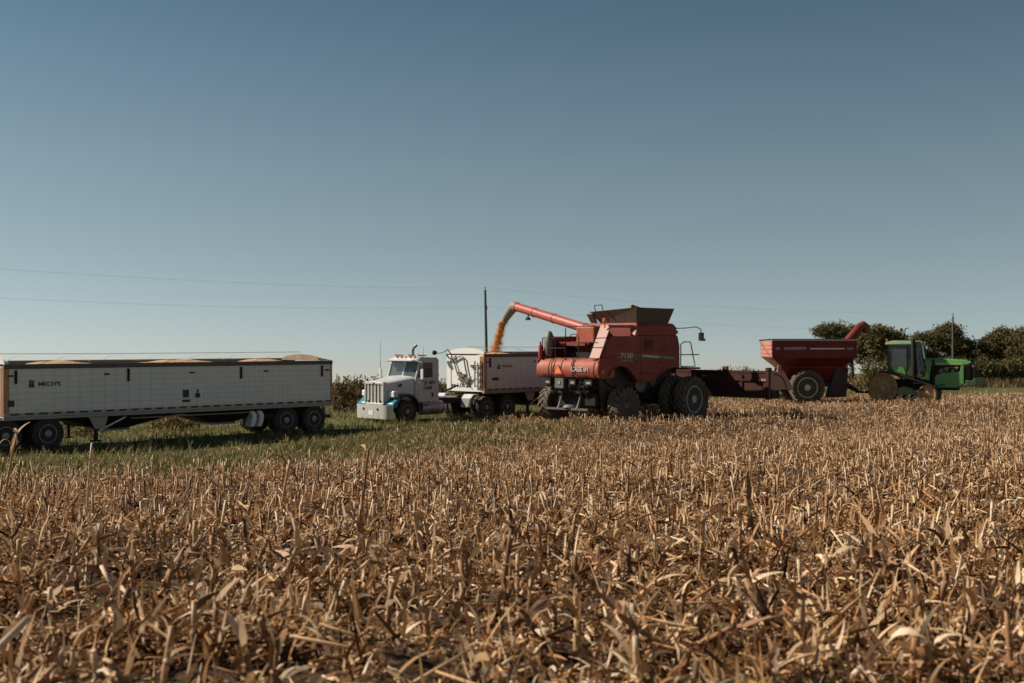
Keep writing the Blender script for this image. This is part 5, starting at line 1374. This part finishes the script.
# ------------------------------------------------------------------ the tractor
def make_tractor():
    T = empty('tracked_tractor', (TX(883.5, 60.7) + 0.43, 61.55, -0.03), R(-27.0))
    T.scale = (0.9, 0.96, 1.0)
    tag(T, 'green tracked tractor with yellow wheels and glass cab pulling the red grain cart', 'tractor')
    RW, RI, xi = 0.8, 0.5, 2.45
    for s in (-1, 1):
        yo = s * 0.95; hw = 0.23
        w_ = empty('wheel', (0, yo, RW + 0.04), 0, T)
        m = MB(); m.lathe([(RW * 0.99, -hw * 0.95), (RW * 0.995, hw * 0.95 * s * s), (RW * 0.93, hw * 0.97), (RW * 0.86, -hw * 0.5), (RW * 0.5, -hw * 0.75), (RW * 0.46, -hw * 0.4), (RW * 0.26, -hw * 0.3), (RW * 0.22, hw * 0.9), (0.0001, hw * 0.95)] if s > 0 else [(RW * 0.99, hw * 0.95), (RW * 0.995, -hw * 0.95), (RW * 0.93, -hw * 0.97), (RW * 0.86, hw * 0.5), (RW * 0.5, hw * 0.75), (RW * 0.46, hw * 0.4), (RW * 0.26, hw * 0.3), (RW * 0.22, -hw * 0.9), (0.0001, -hw * 0.95)], (0, 0, 0), 'y', 36)
        m.cur = 1
        for i in range(10):
            a = i * math.pi / 5; m.lathe([(0.04, 0), (0.04, s * 0.03), (0.0001, s * 0.032)], (0.53 * math.cos(a), -s * hw * 0.66, 0.53 * math.sin(a)), 'y', 7)
        m.build('rim', ['yellowrim', 'frame'], w_, 35)
        w_ = empty('idler_wheel', (xi, yo, RI + 0.04), 0, T)
        m = MB(); m.lathe([(RI, s * -hw), (RI, s * hw), (RI * 0.9, s * hw), (RI * 0.85, s * hw * 0.5), (RI * 0.4, s * hw * 0.7), (RI * 0.3, s * hw * 1.05), (0.0001, s * hw * 1.1)], (0, 0, 0), 'y', 28); m.build('rim', 'yellowrim', w_, 35)
        for xx in (0.95, 1.4, 1.8):
            w2 = empty('roller', (xx, yo, 0.26), 0, T)
            m = MB(); m.lathe([(0.2, -hw * 0.9), (0.2, hw * 0.9), (0.1, s * hw), (0.0001, s * hw)] if s > 0 else [(0.2, hw * 0.9), (0.2, -hw * 0.9), (0.1, -hw), (0.0001, -hw)], (0, 0, 0), 'y', 18); m.build('rim', 'yellowrim', w2, 40)
        # belt round both wheels
        pts = []
        Rr, Ri = RW + 0.012, RI + 0.012
        dd = math.hypot(xi, RW - RI); tilt = math.asin((RW - RI) / xi)
        for a in np.linspace(R(90) - tilt, R(270), 20): pts.append((Rr * math.cos(a), RW + 0.04 + Rr * math.sin(a)))
        for a in np.linspace(R(-90), R(90) - tilt, 14): pts.append((xi + Ri * math.cos(a), RI + 0.04 + Ri * math.sin(a)))
        outp = []
        n = len(pts)
        cx, cz = 0.9, 0.7
        m = MB(); ro, ri = [], []
        for k, (x, z) in enumerate(pts):
            p0, p1 = pts[k - 1], pts[(k + 1) % n]
            tx, tz = p1[0] - p0[0], p1[1] - p0[1]; l_ = math.hypot(tx, tz); nx_, nz_ = -(-tz / l_), -(tx / l_)
            if (x - cx) * nx_ + (z - cz) * nz_ < 0: nx_, nz_ = -nx_, -nz_
            ro.append((x + nx_ * 0.035, z + nz_ * 0.035))
        bw = 0.25
        m.loft([[(x, yo - bw, z) for x, z in pts], [(x, yo + bw, z) for x, z in pts], [(x, yo + bw, z) for x, z in ro], [(x, yo - bw, z) for x, z in ro], [(x, yo - bw, z) for x, z in pts]], False)
        # tread bars
        per = []
        for k in range(n):
            a, b = ro[k], ro[(k + 1) % n]; L_ = math.hypot(b[0] - a[0], b[1] - a[1]); c_ = max(1, int(L_ / 0.13))
            for q in range(c_): per.append((a[0] + (b[0] - a[0]) * q / c_, a[1] + (b[1] - a[1]) * q / c_))
        for (x, z) in per: m.box(x - 0.03, x + 0.03, yo - bw, yo + bw, z - 0.02, z + 0.02)
        m.build('track', 'track', T)
        m = MB(); m.prism([(0.75, 0.5), (2.0, 0.5), (1.85, 0.78), (1.2, 0.95), (0.85, 0.85)], yo + s * 0.05, yo + s * 0.2, 'y'); m.build('roller_frame', 'dustgreen', T, None, 0.03)
        # fender above the track
        m = MB(); prf = [(-0.25, 1.72), (0.5, 1.74), (1.5, 1.42), (2.7, 1.02), (2.7, 0.98), (1.5, 1.37), (0.5, 1.68), (-0.25, 1.67)]
        m.prism(prf, s * 0.7, s * 1.25, 'y'); m.build('track_fender', 'frame', T)
    m = MB(); m.box(-0.3, 4.1, -0.4, 0.4, 0.75, 1.3); m.box(-0.12, 0.12, -0.8, 0.8, 0.72, 0.96); m.box(2.35, 2.55, -0.8, 0.8, 0.45, 0.62); m.build('chassis', 'frame', T)
    m = MB(); m.box(-1.25, -0.3, -0.12, 0.12, 0.5, 0.62); m.box(-0.7, -0.3, -0.4, 0.4, 0.75, 1.3); m.build('drawbar', 'frame', T)
    # cab
    hw = 0.85
    m = MB(); m.prism([(0.2, 1.75), (1.75, 1.45), (1.85, 1.42), (1.85, 1.72), (1.5, 1.95), (0.95, 2.02), (0.2, 2.05)], -hw, hw, 'y'); m.build('cab_base', 'darkgreen', T)
    for s in (-1, 1):
        for a, b, k in (((0.22, s * hw, 2.0), (0.28, s * hw, 3.12), 0.07), ((1.3, s * hw, 1.8), (1.32, s * hw, 3.12), 0.05), ((1.86, s * hw * 0.95, 1.6), (1.78, s * hw * 0.95, 3.12), 0.07), ((2.3, s * 0.55, 1.75), (2.05, s * 0.58, 3.1), 0.06)):
            m = MB(); m.bar(a, b, k, k); m.build('cab_post', 'black', T)
    m = MB()
    for s in (-1, 1):
        m.prism([(0.26, 2.05), (0.95, 2.03), (1.3, 1.96), (1.3, 3.1), (0.3, 3.1)], s * (hw - 0.02), s * (hw - 0.01), 'y'); m.prism([(1.34, 1.94), (1.82, 1.72), (1.76, 3.1), (1.34, 3.1)], s * (hw - 0.03), s * (hw - 0.02), 'y')
        m.add([(1.87, s * hw * 0.94, 1.7), (2.28, s * 0.56, 1.8), (2.05, s * 0.59, 3.08), (1.79, s * hw * 0.94, 3.08)], [(0, 1, 2, 3)])
    m.add([(2.3, -0.54, 1.8), (2.3, 0.54, 1.8), (2.06, 0.56, 3.08), (2.06, -0.56, 3.08)], [(0, 1, 2, 3)])
    m.add([(0.24, -0.8, 2.06), (0.24, 0.8, 2.06), (0.29, 0.8, 3.08), (0.29, -0.8, 3.08)], [(0, 1, 2, 3)])
    m.build('cab_glass', 'darkglass', T)
    m = MB(); rr = lambda x0, x1, h_, z: [(x0, h_, z), (x0, -h_, z), (x1, -h_, z), (x1, h_, z)]
    m.loft([rr(0.12, 2.1, 0.9, 3.1), rr(0.08, 2.12, 0.93, 3.2), rr(0.2, 2.0, 0.84, 3.33), rr(0.5, 1.8, 0.6, 3.37)]); m.build('cab_roof', 'palegreen', T, 30, 0.03)
    m = MB(); m.box(0.1, 0.2, -0.86, -0.78, 3.34, 3.46); m.build('roof_beacon', 'amber', T)
    m = MB(); m.box(0.5, 0.62, -0.35, 0.35, 2.0, 2.75); m.box(0.5, 1.0, -0.32, 0.32, 1.95, 2.1); m.bar((1.6, 0, 1.95), (1.45, 0, 2.4), 0.05, 0.05); m.build('seat', 'black', T, None, 0.04)
    m = MB(); m.prism([(0.75, 1.72), (1.25, 1.55), (1.15, 1.9), (0.95, 2.0), (0.85, 1.95)], -hw - 0.03, -hw - 0.005, 'y'); m.build('door_panel', 'green', T)
    m = MB(); m.tube([(1.74, -1.0, 1.35), (1.74, -1.0, 1.5), (1.72, -1.0, 2.3), (1.68, -1.0, 3.35), (1.74, -1.0, 3.5)], [0.05, 0.13, 0.13, 0.12, 0.1], 12); m.build('exhaust_stack', 'black', T, 50)
    m = MB(); m.box(1.7, 2.3, -1.2, -0.75, 0.75, 0.8); m.box(1.75, 2.2, -1.22, -0.85, 1.1, 1.14); m.bar((1.72, -1.2, 0.78), (1.75, -1.2, 1.4), 0.03, 0.03); m.bar((2.28, -1.2, 0.78), (2.2, -1.2, 1.4), 0.03, 0.03); m.build('step', 'frame', T)
    # hood
    def hr(x, w2, zt, zb): 
        pts = [(x, -w2, zb), (x, -w2, zt - 0.16), (x, -w2 * 0.86, zt - 0.04), (x, -w2 * 0.5, zt), (x, w2 * 0.5, zt), (x, w2 * 0.86, zt - 0.04), (x, w2, zt - 0.16), (x, w2, zb)]
        return pts
    m = MB(); m.loft([hr(2.25, 0.5, 2.42, 2.06), hr(3.3, 0.48, 2.41, 2.08), hr(4.3, 0.44, 2.36, 2.05), hr(4.72, 0.40, 2.26, 2.0)]); m.build('hood', 'green', T, 35)
    for s in (-1, 1):
        m = MB(); m.bar((2.9, s * 0.497, 2.13), (4.35, s * 0.457, 2.15), 0.012, 0.07); m.build('hood_stripe', 'yellow', T)
        m = MB(); m.prism([(2.75, 0.9), (4.0, 0.9), (4.4, 1.1), (4.4, 2.05), (4.25, 2.05), (4.2, 1.75), (3.1, 1.6), (2.85, 1.55)], s * 0.42, s * 0.5, 'y'); m.build('engine_panel', 'green', T, None, 0.02)
        m = MB(); m.prism([(2.28, 1.3), (2.5, 1.25), (2.62, 2.06), (2.32, 2.06)], s * 0.44, s * 0.52, 'y'); m.build('cowl_panel', 'green', T)
        m = MB(); m.box(2.66, 2.8, s * 0.42, s * 0.535, 1.2, 2.35); m.build('cowl_band', 'black', T)
    m = MB(); m.box(2.5, 4.3, -0.38, 0.38, 1.2, 2.06); m.build('engine', 'black', T)
    for s in (-1, 1):
        for x in (0.14, 2.08):
            m = MB(); m.box(x - 0.04, x + 0.05, s * 0.62, s * 0.8, 3.2, 3.31); m.build('work_light', 'dulllens', T)
        m = MB(); m.tube([(1.85, s * 0.85, 2.75), (2.0, s * 1.25, 2.8), (2.0, s * 1.3, 2.5)], 0.02, 6); mi = m.build('mirror_arm', 'black', T, 60)
        m = MB(); m.box(1.97, 2.03, s * 1.2, s * 1.38, 2.3, 2.62); m.build('mirror', 'black', mi, None, 0.02)
        m = MB(); m.tube([(2.15, s * 0.98, 1.2), (2.2, s * 0.95, 2.0), (2.05, s * 0.8, 2.25)], 0.018, 6); m.build('hand_rail', 'black', T, 60)
        m = MB()
        for k in range(6): m.bar((4.44, s * 0.468, 1.45 + k * 0.12), (4.72, s * 0.452, 1.45 + k * 0.12), 0.01, 0.03)
        m.build('grille_slat', 'frame', T)
        m = MB(); m.box(4.73, 4.9, s * 0.2, s * 0.38, 1.95, 2.08); m.build('headlight', 'dulllens', T)
        m = MB(); m.tube([(2.6, s * 0.5, 1.3), (2.9, s * 0.55, 1.0), (3.4, s * 0.52, 1.05)], 0.025, 6); m.build('hose', 'black', T, 60)
    m = MB()
    for (x, z, r_) in ((3.15, 1.78, 0.1), (3.45, 1.85, 0.12), (3.8, 1.8, 0.09), (4.0, 1.9, 0.07), (3.3, 1.66, 0.08)):
        m.lathe([(r_, -0.46), (r_, -0.38), (r_ * 0.6, -0.48), (0.0001, -0.48)], (x, 0, z), 'y', 10)
    m.tube([(3.0, -0.43, 1.7), (3.4, -0.45, 1.95), (4.1, -0.43, 1.95)], 0.03, 6); m.tube([(3.1, -0.44, 1.62), (3.7, -0.46, 1.7), (4.15, -0.43, 1.72)], 0.025, 6)
    m.build('engine_fitting', 'dustgreen', T, 50)
    m = MB(); m.loft([hr(4.44, 0.46, 2.22, 1.32), hr(4.75, 0.44, 2.2, 1.3), hr(4.9, 0.36, 2.1, 1.3)]); m.build('grille', 'black', T, 35)
    m = MB(); m.prism([(4.5, 0.98), (5.06, 1.02), (5.1, 1.3), (5.02, 1.42), (4.92, 1.42), (4.9, 1.29), (4.5, 1.28)], -0.5, 0.5, 'y'); m.build('weight_bracket', 'darkgreen', T, None, 0.03)
    for k in range(12):
        y = -0.5 + k * 0.0875
        m = MB(); m.prism([(5.1, 0.98), (5.4, 1.0), (5.5, 1.12), (5.5, 1.38), (5.4, 1.45), (5.1, 1.42)], y, y + 0.08, 'y'); m.build('front_weight', 'weightgreen', T, None, 0.012)
    return T
make_tractor()
